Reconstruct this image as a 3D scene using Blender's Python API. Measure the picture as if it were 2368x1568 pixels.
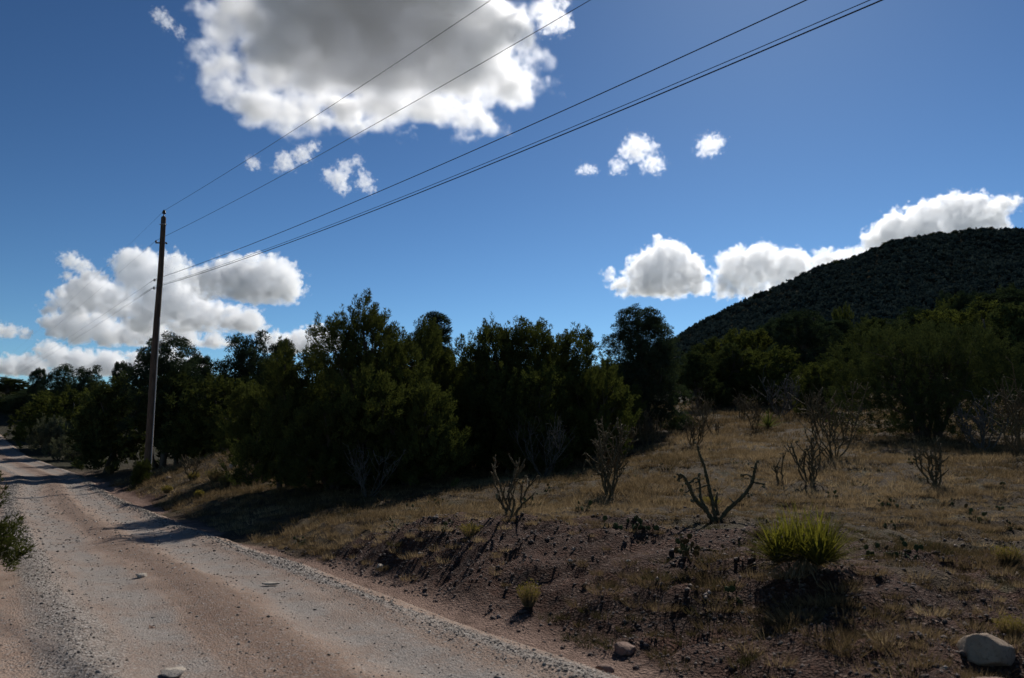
import bpy, math, random
import numpy as np

scene = bpy.context.scene
for o in list(bpy.data.objects):
    bpy.data.objects.remove(o)

# ---------------------------------------------------------------- camera
PITCH = math.radians(8.2)
CAM_H = 1.6
F_PX = 1805.0            # focal length in pixels of a 2367 x 1568 frame
CX, CY = 1183.5, 784.0
cam_data = bpy.data.cameras.new('camera')
cam_data.sensor_width = 36.0
cam_data.lens = 36.0 * F_PX / 2367.0
cam_data.clip_start = 0.05
cam_data.clip_end = 60000.0
cam_data.dof.use_dof = True
cam_data.dof.focus_distance = 60.0
cam_data.dof.aperture_fstop = 2.8
camera = bpy.data.objects.new('camera', cam_data)
scene.collection.objects.link(camera)
camera.location = (0.0, 0.0, CAM_H)
camera.rotation_euler = (math.pi / 2 + PITCH, 0.0, 0.0)
scene.camera = camera

# ---------------------------------------------------------------- sky and sun
SUN_AZ = math.radians(19.5)      # to the right of the view axis (+Y)
SUN_EL = math.radians(38.5)
world = bpy.data.worlds.new('World')
scene.world = world
world.use_nodes = True
wn, wl = world.node_tree.nodes, world.node_tree.links
wn.clear()
sky = wn.new('ShaderNodeTexSky')
sky.sky_type = 'NISHITA'
sky.sun_disc = False
sky.sun_elevation = SUN_EL
sky.sun_rotation = SUN_AZ
sky.altitude = 1500.0
sky.air_density = 1.0
sky.dust_density = 0.35
sky.ozone_density = 4.0
# one even contrast curve over the whole sky: the camera's dark, saturated rendering of it
scl = wn.new('ShaderNodeMix'); scl.data_type = 'RGBA'; scl.blend_type = 'MULTIPLY'
scl.inputs[0].default_value = 1.0
scl.inputs[7].default_value = (0.452, 0.456, 0.408, 1.0)
gam = wn.new('ShaderNodeGamma'); gam.inputs[1].default_value = 1.6
bg = wn.new('ShaderNodeBackground')
bg.inputs['Strength'].default_value = 0.1
wo = wn.new('ShaderNodeOutputWorld')
wl.new(sky.outputs[0], scl.inputs[6])
wl.new(scl.outputs[2], gam.inputs[0])
wl.new(gam.outputs[0], bg.inputs[0])
wl.new(bg.outputs[0], wo.inputs[0])

sun_data = bpy.data.lights.new('sun', 'SUN')
sun_data.energy = 4.3
sun_data.angle = math.radians(0.53)
sun_data.color = (1.0, 0.95, 0.87)
sun = bpy.data.objects.new('sun', sun_data)
scene.collection.objects.link(sun)
SUN_DIR = (math.sin(SUN_AZ) * math.cos(SUN_EL), math.cos(SUN_AZ) * math.cos(SUN_EL), math.sin(SUN_EL))
from mathutils import Vector, Matrix, noise as mnoise
sun.rotation_euler = Vector(SUN_DIR).to_track_quat('Z', 'Y').to_euler()

scene.view_settings.view_transform = 'Standard'
scene.view_settings.look = 'None'
scene.view_settings.gamma = 1.0
scene.view_settings.exposure = 0.0
scene.view_settings.use_curve_mapping = False
scene.cycles.max_bounces = 24
scene.cycles.diffuse_bounces = 3
scene.cycles.glossy_bounces = 2
scene.cycles.transmission_bounces = 4
scene.cycles.transparent_max_bounces = 8
scene.cycles.volume_bounces = 20
scene.cycles.volume_step_rate = 4.0
scene.cycles.use_denoising = True
scene.cycles.use_light_tree = False

# ---------------------------------------------------------------- helpers
COL = scene.collection

def ray(px, py):
    u = (px - CX) / F_PX
    v = -(py - CY) / F_PX
    return (u, math.cos(PITCH) - v * math.sin(PITCH), v * math.cos(PITCH) + math.sin(PITCH))

def at(px, py, depth):
    """the point seen at a photo position, at a known distance ahead"""
    d = ray(px, py)
    k = depth / d[1]
    return (d[0] * k, depth, CAM_H + d[2] * k)

def tag(o, label=None, cat=None, group=None, kind=None):
    if label: o['label'] = label
    if cat: o['category'] = cat
    if group: o['group'] = group
    if kind: o['kind'] = kind
    return o

def empty(name, loc, rz=0.0, scale=1.0):
    o = bpy.data.objects.new(name, None)
    COL.objects.link(o)
    o.location = loc
    o.rotation_euler = (0, 0, rz)
    o.scale = (scale, scale, scale) if not isinstance(scale, tuple) else scale
    o.empty_display_size = 0.1
    return o

def mesh_np(name, verts, faces, smooth=False):
    """verts (n,3); faces: list of arrays (m,k) or one array"""
    me = bpy.data.meshes.new(name)
    verts = np.asarray(verts, dtype=np.float32)
    if not isinstance(faces, (list, tuple)):
        faces = [faces]
    faces = [np.asarray(f, dtype=np.int32) for f in faces if len(f)]
    loops = np.concatenate([f.ravel() for f in faces])
    tot = np.concatenate([np.full(len(f), f.shape[1], dtype=np.int32) for f in faces])
    start = np.concatenate([[0], np.cumsum(tot)[:-1]]).astype(np.int32)
    me.vertices.add(len(verts)); me.vertices.foreach_set('co', verts.ravel())
    me.loops.add(len(loops)); me.loops.foreach_set('vertex_index', loops)
    me.polygons.add(len(tot)); me.polygons.foreach_set('loop_start', start); me.polygons.foreach_set('loop_total', tot)
    if smooth:
        me.polygons.foreach_set('use_smooth', np.ones(len(tot), dtype=bool))
    me.update(calc_edges=True)
    return me

def obj(name, me, mat=None, parent=None, loc=None, rot=None, scale=None):
    o = bpy.data.objects.new(name, me)
    COL.objects.link(o)
    if mat is not None and len(me.materials) == 0:
        me.materials.append(mat)
    if parent is not None:
        o.parent = parent
    if loc is not None: o.location = loc
    if rot is not None: o.rotation_euler = rot
    if scale is not None: o.scale = scale
    return o

def smooth01(a, b, x):
    t = np.clip((x - a) / (b - a), 0, 1)
    return t * t * (3 - 2 * t)

class Mat:
    """small node-material builder"""
    def __init__(self, name):
        self.m = bpy.data.materials.new(name)
        self.m.use_nodes = True
        self.t = self.m.node_tree
        self.n, self.l = self.t.nodes, self.t.links
        self.n.clear()
        self.out = self.n.new('ShaderNodeOutputMaterial')
    def node(self, typ, ins=None, **props):
        x = self.n.new(typ)
        for k, v in props.items():
            setattr(x, k, v)
        for k, v in (ins or {}).items():
            self.set(x.inputs[k], v)
        return x
    def set(self, sock, v):
        if isinstance(v, bpy.types.NodeSocket):
            self.l.new(v, sock)
        elif isinstance(v, bpy.types.Node):
            self.l.new(v.outputs[0], sock)
        else:
            sock.default_value = v
    def noise(self, scale, detail=4, rough=0.6, vec=None, dist=0.0):
        x = self.node('ShaderNodeTexNoise', {'Scale': scale, 'Detail': detail, 'Roughness': rough, 'Distortion': dist})
        if vec is not None: self.set(x.inputs['Vector'], vec)
        return x.outputs['Fac']
    def ramp(self, fac, stops):
        r = self.n.new('ShaderNodeValToRGB')
        els = r.color_ramp.elements
        while len(els) < len(stops): els.new(0.5)
        for e, (p, c) in zip(els, stops):
            e.position = p
            e.color = (c, c, c, 1) if not isinstance(c, (tuple, list)) else (*c[:3], 1)
        self.set(r.inputs[0], fac)
        return r.outputs[0]
    def mix(self, fac, a, b, mode='MIX'):
        x = self.n.new('ShaderNodeMix'); x.data_type = 'RGBA'; x.blend_type = mode
        def c4(v): return (*v, 1) if isinstance(v, tuple) and len(v) == 3 else v
        self.set(x.inputs[0], fac); self.set(x.inputs[6], c4(a)); self.set(x.inputs[7], c4(b))
        return x.outputs[2]
    def math(self, op, a, b=None, c=None):
        x = self.n.new('ShaderNodeMath'); x.operation = op
        self.set(x.inputs[0], a)
        if b is not None: self.set(x.inputs[1], b)
        if c is not None: self.set(x.inputs[2], c)
        return x.outputs[0]
    def maprange(self, v, a, b, c=0.0, d=1.0):
        x = self.node('ShaderNodeMapRange', {'Value': v, 'From Min': a, 'From Max': b, 'To Min': c, 'To Max': d})
        x.interpolation_type = 'SMOOTHSTEP'
        return x.outputs[0]
    def attr(self, name):
        return self.node('ShaderNodeAttribute', attribute_name=name)
    def bump(self, height, strength=0.5, dist=0.02):
        return self.node('ShaderNodeBump', {'Height': height, 'Strength': strength, 'Distance': dist}).outputs[0]
    def principled(self, color, rough=0.9, normal=None, spec=0.2):
        b = self.node('ShaderNodeBsdfPrincipled', {'Base Color': color if not (isinstance(color, tuple) and len(color) == 3) else (*color, 1), 'Roughness': rough, 'Specular IOR Level': spec})
        if normal is not None: self.set(b.inputs['Normal'], normal)
        self.l.new(b.outputs[0], self.out.inputs[0])
        return self.m
# ---------------------------------------------------------------- noise on arrays
def _hash(ix, iy, seed):
    h = (ix.astype(np.int64) * 374761393 + iy.astype(np.int64) * 668265263 + seed * 1442695041) & 0x7fffffff
    h = ((h ^ (h >> 13)) * 1274126177) & 0x7fffffff
    h = (h ^ (h >> 16)) & 0x7fffffff
    return h / float(0x7fffffff)

def vnoise(x, y, seed=0):
    x = np.asarray(x, dtype=np.float64); y = np.asarray(y, dtype=np.float64)
    ix, iy = np.floor(x), np.floor(y)
    fx, fy = x - ix, y - iy
    fx = fx * fx * fx * (fx * (fx * 6 - 15) + 10); fy = fy * fy * fy * (fy * (fy * 6 - 15) + 10)
    a, b = _hash(ix, iy, seed), _hash(ix + 1, iy, seed)
    c, d = _hash(ix, iy + 1, seed), _hash(ix + 1, iy + 1, seed)
    return (a + (b - a) * fx) * (1 - fy) + (c + (d - c) * fx) * fy

def fbm(x, y, scale, octaves=4, seed=0, gain=0.5):
    s, amp, tot = 0.0, 1.0, 0.0
    f = 1.0 / scale
    for k in range(octaves):
        s = s + amp * (vnoise(x * f + 17.3 * k, y * f - 9.1 * k, seed + k * 31) - 0.5)
        tot += amp; amp *= gain; f *= 2.03
    return s / tot * 2.0          # about -1..1

# ---------------------------------------------------------------- the lie of the land
# right gravel edge of the road in plan (x, y) and its level
EDGE = np.array([(33.0, -40.0), (19.2, -20.0), (8.4, -5.0), (4.75, 0.0), (0.64, 5.89), (-0.56, 7.55), (-2.16, 10.19), (-3.9, 12.6), (-6.4, 16.2), (-11.0, 23.2),
                 (-15.3, 30.0), (-24.4, 45.0), (-37.0, 60.0), (-55.7, 85.0), (-78.0, 112.0), (-130.0, 170.0)])
EDGE_Z = np.array([0.0, 0.0, 0.0, 0.0, 0.0, 0.0, 0.0, 0.0, 0.0, 0.02, 0.04, 0.22, 1.25, 3.65, 5.2, 8.0])
_seg = np.diff(EDGE, axis=0)
_len = np.hypot(_seg[:, 0], _seg[:, 1])
EDGE_T = np.concatenate([[0], np.cumsum(_len)])
# resample to a smooth curve
def _smooth_curve():
    t = np.arange(0, EDGE_T[-1], 0.5)
    x = np.interp(t, EDGE_T, EDGE[:, 0]); y = np.interp(t, EDGE_T, EDGE[:, 1]); z = np.interp(t, EDGE_T, EDGE_Z)
    k = np.hanning(15); k /= k.sum()
    def sm(a):
        p = np.concatenate([a[0] + (a[1] - a[0]) * np.arange(-7, 0), a, a[-1] + (a[-1] - a[-2]) * np.arange(1, 8)])
        return np.convolve(p, k, 'valid')
    return t, sm(x), sm(y), sm(z)
CT, CXR, CYR, CZR = _smooth_curve()
_tx, _ty = np.gradient(CXR), np.gradient(CYR)
_n = np.hypot(_tx, _ty); _tx /= _n; _ty /= _n

def road_st(x, y):
    """signed distance to the right of the road's right edge, distance along it, and road level there"""
    x = np.asarray(x, float); y = np.asarray(y, float)
    shp = x.shape
    x, y = x.ravel(), y.ravel()
    idx = np.empty(len(x), dtype=int)
    for i in range(0, len(x), 20000):
        d = (x[i:i + 20000, None] - CXR[None]) ** 2 + (y[i:i + 20000, None] - CYR[None]) ** 2
        idx[i:i + 20000] = d.argmin(1)
    dx, dy = x - CXR[idx], y - CYR[idx]
    s = dx * _ty[idx] - dy * _tx[idx]
    t = CT[idx] + dx * _tx[idx] + dy * _ty[idx]
    z = np.interp(t, CT, CZR)
    far = np.hypot(dx, dy)
    s = np.where(np.abs(s) < far * 0.7, np.sign(s + 1e-9) * far, s)
    return s.reshape(shp), t.reshape(shp), z.reshape(shp)

# levels read off the photograph: (px, py, distance)
_ctl = [(1192, 1198, 11.0), (1655, 1200, 12.2), (2290, 1530, 5.7), (1860, 1318, 7.5), (1860, 1470, 6.4), (2080, 1450, 6.4), (1410, 1145, 16.0), (1178, 1188, 14.6), (850, 1150, 18.5), (700, 1130, 20.5),
        (1100, 1105, 22.5), (1440, 1060, 25.0), (1480, 1000, 33.0), (1700, 950, 42.0), (1930, 945, 42.0), (2100, 1005, 28.0), (2300, 1030, 24.0), (1880, 1120, 17.0),
        (2160, 1130, 15.0), (2367, 1205, 12.5), (2367, 1400, 7.0), (338, 1113, 32.0), (510, 1052, 33.0), (560, 1108, 26.5), (1000, 1210, 12.0), (1500, 1275, 9.0),
        (1650, 1430, 7.2), (1950, 1480, 6.2), (1600, 1060, 22.0), (2000, 1060, 20.0), (780, 1215, 13.8), (2200, 1300, 8.4)]
_P = [at(*c) for c in _ctl]
for i in range(60, len(CT), 8):
    if CYR[i] < 110:
        for s_ in (0.15, -4.6):
            _P.append((CXR[i] + _ty[i] * s_, CYR[i] - _tx[i] * s_, CZR[i]))
_P += [(14, 4, 0.5), (14, -6, 0.6), (24, 10, 1.6), (30, 22, 3.2), (34, 40, 5.6), (24, 60, 7.0), (5, 60, 5.0), (-12, 60, 3.4), (-20, 90, 5.0), (20, 95, 9.0), (60, 90, 14.0), (70, 50, 11.0),
       (60, 15, 5.0), (60, -25, 4.0), (-30, 15, 0.2), (-50, 40, 1.5), (-60, 0, 0.0), (-20, -25, 0.0), (-95, 90, 5.0)]
_P = np.array(_P)
def _tps(P):
    n = len(P)
    d = np.hypot(P[:, None, 0] - P[None, :, 0], P[:, None, 1] - P[None, :, 1])
    K = np.where(d > 0, d * d * np.log(d + 1e-12), 0) + np.eye(n) * 0.12
    Q = np.column_stack([np.ones(n), P[:, :2]])
    A = np.block([[K, Q], [Q.T, np.zeros((3, 3))]])
    w = np.linalg.solve(A, np.concatenate([P[:, 2], np.zeros(3)]))
    return w
_W = _tps(_P)
def base_level(x, y):
    shp = np.shape(x); x = np.ravel(x); y = np.ravel(y)
    out = np.empty(len(x))
    for i in range(0, len(x), 20000):
        d = np.hypot(x[i:i + 20000, None] - _P[None, :, 0], y[i:i + 20000, None] - _P[None, :, 1])
        out[i:i + 20000] = (d * d * np.log(d + 1e-12)) @ _W[:-3] + _W[-3] + _W[-2] * x[i:i + 20000] + _W[-1] * y[i:i + 20000]
    far = np.clip(2.0 + 0.075 * np.maximum(y, 0) + 0.04 * np.maximum(x, 0), -1, 22)
    r = np.hypot(x, y - 30)
    k = smooth01(75, 125, r)
    out = out * (1 - k) + far * k
    return out.reshape(shp)

def grass_mask(x, y, s):
    """1 where dry grass covers the soil, 0 on the bare gravelly cut bank and the road side"""
    edge = 3.1 + 1.1 * fbm(x, y, 2.6, 3, 5) + 0.0 * s
    # the cut bank is widest close by and narrows up the road
    near = 1 - smooth01(12.5, 17.0, y + 0.35 * x)
    wide = 0.6 + (1.75 + 1.3 * smooth01(0.5, 2.5, x)) * near * smooth01(-4.2, -0.4, x)
    worn = 0.85 * smooth01(11.5, 8.5, y) * smooth01(0.0, 1.8, x) * smooth01(-0.55, 0.15, -fbm(x, y, 1.1, 3, 6))
    return smooth01(-0.5, 0.6, s - (edge - 3.1) * 0.8 - wide) * (1 - worn)

def ground_z(x, y, detail=True, st=None):
    x = np.asarray(x, float); y = np.asarray(y, float)
    s, t, zr = road_st(x, y) if st is None else st
    z = base_level(x, y)
    k = smooth01(0.25, 1.5, s) + smooth01(4.2, 5.5, -s)
    side = np.where(s > 0, -0.07, -0.03)
    z = (zr + side) * (1 - k) + z * k
    if detail:
        near = 1 - smooth01(40, 80, np.hypot(x, y))
        off = smooth01(0.3, 1.0, s) + smooth01(4.3, 5, -s)
        z = z + off * (0.10 * fbm(x, y, 1.9, 3, 11) + 0.055 * fbm(x, y, 0.42, 3, 12) * near)
        g = grass_mask(x, y, s)
        z = z + off * near * (1 - g) * (0.05 * fbm(x, y, 0.16, 2, 13) + 0.05 * fbm(x, y, 0.3, 2, 17))
        # hummocks: rounded clumps with sharp dips between them
        hum = 1 - np.abs(fbm(x, y, 0.55, 2, 15)) * 1.9
        hum2 = 1 - np.abs(fbm(x, y, 1.15, 2, 16)) * 1.9
        z = z + off * near * (0.065 * hum + 0.09 * hum2 - 0.085) * (0.45 + 0.55 * smooth01(17, 11, y))
        z = z + off * 0.6 * fbm(x, y, 14.0, 2, 14) * smooth01(28, 60, np.hypot(x, y))
    return z

def gz(x, y):
    return float(ground_z(np.array([x]), np.array([y]))[0])

def ground_at(px, py, y0=4.0, y1=70.0):
    """where the line of sight through a photo position meets the ground"""
    ys = np.concatenate([np.arange(y0, 30, 0.05), np.arange(30, y1, 0.15)])
    d = ray(px, py)
    xs = d[0] * ys / d[1]; zs = CAM_H + d[2] * ys / d[1]
    g = ground_z(xs, ys)
    hit = np.nonzero(zs <= g)[0]
    i = hit[0] if len(hit) else len(ys) - 1
    return float(xs[i]), float(ys[i]), float(g[i])

# ---------------------------------------------------------------- ground sheet
def graded(c, half, fine, growth, limit_lo, limit_hi):
    up = [c]
    while up[-1] < limit_hi:
        up.append(up[-1] + fine + growth * max(0.0, up[-1] - c - half))
    dn = [c]
    while dn[-1] > limit_lo:
        dn.append(dn[-1] - fine - growth * max(0.0, c - dn[-1] - half))
    return np.array(dn[::-1][:-1] + up)
gx = graded(2.0, 7.0, 0.115, 0.075, -9000, 9000)
gy = graded(11.0, 6.0, 0.115, 0.06, -6000, 14000)
GX, GY = np.meshgrid(gx, gy)
ST = road_st(GX, GY)
GZ = ground_z(GX, GY, st=ST)
nx, ny = len(gx), len(gy)
I = (np.arange(ny - 1)[:, None] * nx + np.arange(nx - 1)[None]).ravel()
me = mesh_np('ground', np.column_stack([GX.ravel(), GY.ravel(), GZ.ravel()]), np.column_stack([I, I + 1, I + nx + 1, I + nx]), smooth=True)
def add_attr(me, name, vals, domain='POINT'):
    a = me.attributes.new(name, 'FLOAT', domain)
    a.data.foreach_set('value', np.asarray(vals, dtype=np.float32).ravel())
add_attr(me, 'grassy', grass_mask(GX, GY, ST[0]))
add_attr(me, 'side', ST[0])
add_attr(me, 'wooded', smooth01(46, 62, np.hypot(GX - 4, GY)))     # darker green-brown scrub floor of the woods

def ground_material():
    M = Mat('dry_soil')
    tc = M.node('ShaderNodeTexCoord').outputs['Object']
    g = M.attr('grassy').outputs['Fac']; s = M.attr('side').outputs['Fac']
    n1 = M.noise(1.3, 6, 0.65, tc); n2 = M.noise(9.0, 5, 0.7, tc); n3 = M.noise(60.0, 3, 0.7, tc)
    soil = M.ramp(n1, [(0.3, (0.034, 0.0155, 0.0105)), (0.5, (0.060, 0.028, 0.019)), (0.7, (0.105, 0.052, 0.035))])
    v = M.node('ShaderNodeTexVoronoi', {'Scale': 38.0, 'Randomness': 1.0, 'Vector': tc})
    stone = M.ramp(M.node('ShaderNodeSeparateColor', {0: v.outputs['Color']}).outputs[0], [(0.0, (0.028, 0.015, 0.011)), (0.5, (0.066, 0.037, 0.028)), (0.85, (0.12, 0.077, 0.06)), (1.0, (0.25, 0.185, 0.15))])
    stony = M.maprange(n2, 0.42, 0.58)
    soil = M.mix(M.math('MULTIPLY', stony, 0.75), soil, stone)
    pink = M.ramp(n2, [(0.3, (0.20, 0.13, 0.10)), (0.7, (0.31, 0.21, 0.165))])
    shoulder = M.math('MULTIPLY', M.maprange(s, 0.9, 0.35), M.maprange(n1, 0.25, 0.5))
    soil = M.mix(shoulder, soil, pink)
    straw = M.ramp(n2, [(0.25, (0.030, 0.020, 0.014)), (0.5, (0.068, 0.047, 0.029)), (0.75, (0.15, 0.105, 0.06))])
    straw = M.mix(M.maprange(n1, 0.48, 0.68), straw, (0.07, 0.058, 0.03))
    gg = M.maprange(M.math('ADD', g, M.math('MULTIPLY', M.math('SUBTRACT', n2, 0.5), 0.9)), 0.42, 0.72)
    col = M.mix(gg, soil, straw)
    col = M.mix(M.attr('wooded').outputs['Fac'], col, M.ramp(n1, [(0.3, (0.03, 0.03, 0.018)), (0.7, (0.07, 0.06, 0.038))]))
    h = M.math('ADD', M.math('MULTIPLY', n2, 0.6), M.math('ADD', M.math('MULTIPLY', n3, 0.25), M.math('MULTIPLY', v.outputs['Distance'], 0.4)))
    return M.principled(col, 0.95, M.bump(h, 1.0, 0.08), 0.1)
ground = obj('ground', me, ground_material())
tag(ground, 'dry grassy and gravelly ground rising from the road', kind='structure')

# ---------------------------------------------------------------- the dirt road
RS = np.concatenate([np.arange(-5.3, 0.45, 0.065)])
RT = np.concatenate([np.arange(20.0, 75.0, 0.15), np.arange(75.0, 130.0, 0.5), np.arange(130.0, 250.0, 1.0)])
SS, TT = np.meshgrid(RS, RT)
cx, cy = np.interp(TT, CT, CXR), np.interp(TT, CT, CYR)
tx, ty = np.interp(TT, CT, _tx), np.interp(TT, CT, _ty)
RX, RY = cx + ty * SS, cy - tx * SS
def road_profile(s, t, x, y):
    z = 0.02 * fbm(x, y, 1.1, 3, 21) + 0.008 * fbm(x, y, 0.2, 2, 22)
    w1 = 0.05 * np.exp(-((s + 0.25 + 0.08 * fbm(t, t * 0, 2.0, 2, 23)) / 0.16) ** 2)
    w2 = 0.055 * np.exp(-((s + 3.05 + 0.18 * fbm(t, t * 0, 2.5, 2, 24)) / 0.24) ** 2)
    rut = -0.025 * np.exp(-((s + 0.95) / 0.28) ** 2) - 0.03 * np.exp(-((s + 2.35) / 0.3) ** 2)
    mid = 0.025 * np.exp(-((s + 1.6) / 0.3) ** 2)
    fall = -0.16 * smooth01(0.02, 0.4, s) - 0.14 * smooth01(4.6, 5.3, -s)
    return z + w1 + w2 + rut + mid + fall
RZ = np.interp(TT, CT, CZR) + 0.015 + road_profile(SS, TT, RX, RY)
nx, ny = len(RS), len(RT)
I = (np.arange(ny - 1)[:, None] * nx + np.arange(nx - 1)[None]).ravel()
me = mesh_np('dirt_road', np.column_stack([RX.ravel(), RY.ravel(), RZ.ravel()]), np.column_stack([I, I + 1, I + nx + 1, I + nx])[:, ::-1], smooth=True)
add_attr(me, 'across', SS); add_attr(me, 'along', TT)

def road_material():
    M = Mat('road_dirt')
    tc = M.node('ShaderNodeTexCoord').outputs['Object']
    s = M.attr('across').outputs['Fac']; t = M.attr('along').outputs['Fac']
    # streaks drawn out along the road
    st = M.node('ShaderNodeCombineXYZ', {0: M.math('MULTIPLY', s, 1.0), 1: M.math('MULTIPLY', t, 0.10), 2: 0.0}).outputs[0]
    n1 = M.noise(1.6, 6, 0.62, tc); n2 = M.noise(14.0, 4, 0.7, tc); ns = M.noise(2.6, 5, 0.6, st); n3 = M.noise(75.0, 3, 0.75, tc)
    dirt = M.ramp(n1, [(0.28, (0.215, 0.142, 0.104)), (0.5, (0.30, 0.21, 0.158)), (0.72, (0.365, 0.27, 0.21))])
    brown = M.ramp(n2, [(0.3, (0.135, 0.085, 0.062)), (0.7, (0.225, 0.148, 0.108))])
    def band(c, w):
        d = M.math('ABSOLUTE', M.math('SUBTRACT', M.math('ADD', s, M.math('MULTIPLY', M.math('SUBTRACT', ns, 0.5), 0.9)), c))
        return M.maprange(d, w, w * 0.25)
    col = M.mix(M.math('MULTIPLY', band(-1.65, 0.42), 0.9), dirt, brown)
    grey = M.ramp(n2, [(0.3, (0.19, 0.168, 0.15)), (0.7, (0.315, 0.285, 0.26))])
    track = M.math('MAXIMUM', band(-0.85, 0.5), band(-2.45, 0.5))
    col = M.mix(M.math('MULTIPLY', track, M.maprange(n1, 0.36, 0.6, 0.4, 0.9)), col, grey)
    v = M.node('ShaderNodeTexVoronoi', {'Scale': 55.0, 'Vector': tc})
    vc = M.node('ShaderNodeSeparateColor', {0: v.outputs['Color']}).outputs[0]
    gravel = M.ramp(vc, [(0.0, (0.07, 0.066, 0.06)), (0.45, (0.18, 0.172, 0.16)), (0.8, (0.32, 0.31, 0.29)), (1.0, (0.48, 0.46, 0.43))])
    ridge = M.math('MAXIMUM', band(-0.2, 0.24), band(-3.05, 0.34))
    col = M.mix(M.math('MULTIPLY', ridge, 0.65), col, gravel)
    speck = M.math('MULTIPLY', M.maprange(M.noise(22.0, 5, 0.85, tc), 0.5, 0.6), 0.65)
    col = M.mix(speck, col, gravel)
    h = M.math('ADD', M.math('MULTIPLY', n2, 0.5), M.math('ADD', M.math('MULTIPLY', n3, 0.35), M.math('MULTIPLY', v.outputs['Distance'], 0.5)))
    return M.principled(col, 0.95, M.bump(h, 0.7, 0.03), 0.15)
road = obj('dirt_road', me, road_material())
tag(road, 'pale dirt and gravel road running off to the left', kind='structure')

# ---------------------------------------------------------------- the wooded hill
HX = np.linspace(20.0, 900.0, 180); HY = np.linspace(120.0, 1150.0, 170)
_hp = [(1480, 850), (1530, 812), (1580, 782), (1640, 747), (1700, 715), (1800, 671), (1900, 628), (2000, 592), (2050, 572), (2100, 557), (2200, 546), (2300, 539), (2367, 537), (2500, 540), (2800, 640), (3400, 880)]
_hd = 620.0
_hx = np.array([at(px, py + 15, _hd)[0] for px, py in _hp]); _hz = np.array([at(px, py + 15, _hd)[2] for px, py in _hp])
def hill_z(x, y):
    crest = np.interp(x * _hd / np.maximum(y, 300) * 0.35 + x * 0.65, _hx, _hz)
    up = np.clip((y - 130.0) / (_hd - 130.0), 0, 1)
    prof = 0.30 * up + 0.70 * up ** 1.7
    down = 1 - 0.6 * smooth01(_hd, _hd + 520, y)
    z = crest * prof * down
    gully = fbm(x, y, 130.0, 3, 31) * 9.0 * up * (1 - smooth01(_hd - 120, _hd, y)) + fbm(x, y, 35.0, 3, 32) * 2.5 * up
    return z + gully + 7.0 - 14.0 * (1 - smooth01(125, 190, y)) - 30.0 * (1 - smooth01(20, 90, x))
HXX, HYY = np.meshgrid(HX, HY)
HZZ = hill_z(HXX, HYY)
nx, ny = len(HX), len(HY)
I = (np.arange(ny - 1)[:, None] * nx + np.arange(nx - 1)[None]).ravel()
me = mesh_np('hill', np.column_stack([HXX.ravel(), HYY.ravel(), HZZ.ravel()]), np.column_stack([I, I + 1, I + nx + 1, I + nx]), smooth=True)
M = Mat('hill_soil')
tc = M.node('ShaderNodeTexCoord').outputs['Object']
hn = M.noise(0.05, 6, 0.65, tc); hn2 = M.noise(0.5, 4, 0.7, tc)
hc = M.mix(hn2, M.ramp(hn, [(0.35, (0.035, 0.034, 0.024)), (0.65, (0.075, 0.066, 0.045))]), (0.04, 0.036, 0.026))
hill = obj('hill', me, M.principled(hc, 1.0, None, 0.0))
tag(hill, 'dark hill thick with small trees at the right', kind='structure')
# ---------------------------------------------------------------- trees
def tube(path, radii, sides=6, closed_end=True):
    """tapered tube along a polyline -> verts, quads, tris"""
    path = np.asarray(path, float); radii = np.asarray(radii, float)
    n = len(path)
    tan = np.gradient(path, axis=0); tan /= np.linalg.norm(tan, axis=1, keepdims=True) + 1e-9
    ref = np.array([0.0, 0.0, 1.0]) if abs(tan[0, 2]) < 0.9 else np.array([1.0, 0.0, 0.0])
    u = np.cross(tan, ref); u /= np.linalg.norm(u, axis=1, keepdims=True) + 1e-9
    v = np.cross(tan, u)
    a = np.linspace(0, 2 * math.pi, sides, endpoint=False)
    ring = (u[:, None] * np.cos(a)[None, :, None] + v[:, None] * np.sin(a)[None, :, None]) * radii[:, None, None] + path[:, None]
    V = ring.reshape(-1, 3)
    i = np.arange(n - 1)[:, None] * sides; j = np.arange(sides)[None]
    q = np.stack([i + j, i + (j + 1) % sides, i + sides + (j + 1) % sides, i + sides + j], -1).reshape(-1, 4)
    t = np.zeros((0, 3), int)
    if closed_end:
        V = np.vstack([V, path[-1:] + tan[-1:] * radii[-1], path[:1]])
        k = (n - 1) * sides
        t = np.vstack([np.column_stack([k + np.arange(sides), k + (np.arange(sides) + 1) % sides, np.full(sides, len(V) - 2)]),
                       np.column_stack([(np.arange(sides) + 1) % sides, np.arange(sides), np.full(sides, len(V) - 1)])])
    return V, q, t

class Geo:
    def __init__(self): self.v, self.q, self.t, self.n, self.a = [], [], [], 0, []
    def add(self, V, q=None, t=None, a=None):
        self.v.append(V)
        if q is not None and len(q): self.q.append(np.asarray(q) + self.n)
        if t is not None and len(t): self.t.append(np.asarray(t) + self.n)
        if a is not None: self.a.append(a)
        self.n += len(V)
    def tube(self, path, radii, sides=6): self.add(*tube(path, radii, sides))
    def mesh(self, name, smooth=True):
        f = []
        if self.q: f.append(np.vstack(self.q))
        if self.t: f.append(np.vstack(self.t))
        me = mesh_np(name, np.vstack(self.v), f, smooth)
        if self.a: add_attr(me, 'tint', np.concatenate(self.a))
        return me

def unit(v): return v / (np.linalg.norm(v, axis=-1, keepdims=True) + 1e-9)

def leaves(rng, pos, axis, length, width, tint):
    """one long narrow triangle for each leaf spray tip"""
    n = len(pos)
    side = unit(np.cross(axis, unit(rng.normal(size=(n, 3)))))
    L = length[:, None]; W = width[:, None]
    V = np.stack([pos - side * W * 0.5, pos + side * W * 0.5, pos + axis * L], 1).reshape(-1, 3)
    T = np.arange(n * 3).reshape(-1, 3)
    return V, T, np.repeat(tint, 3)

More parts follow.
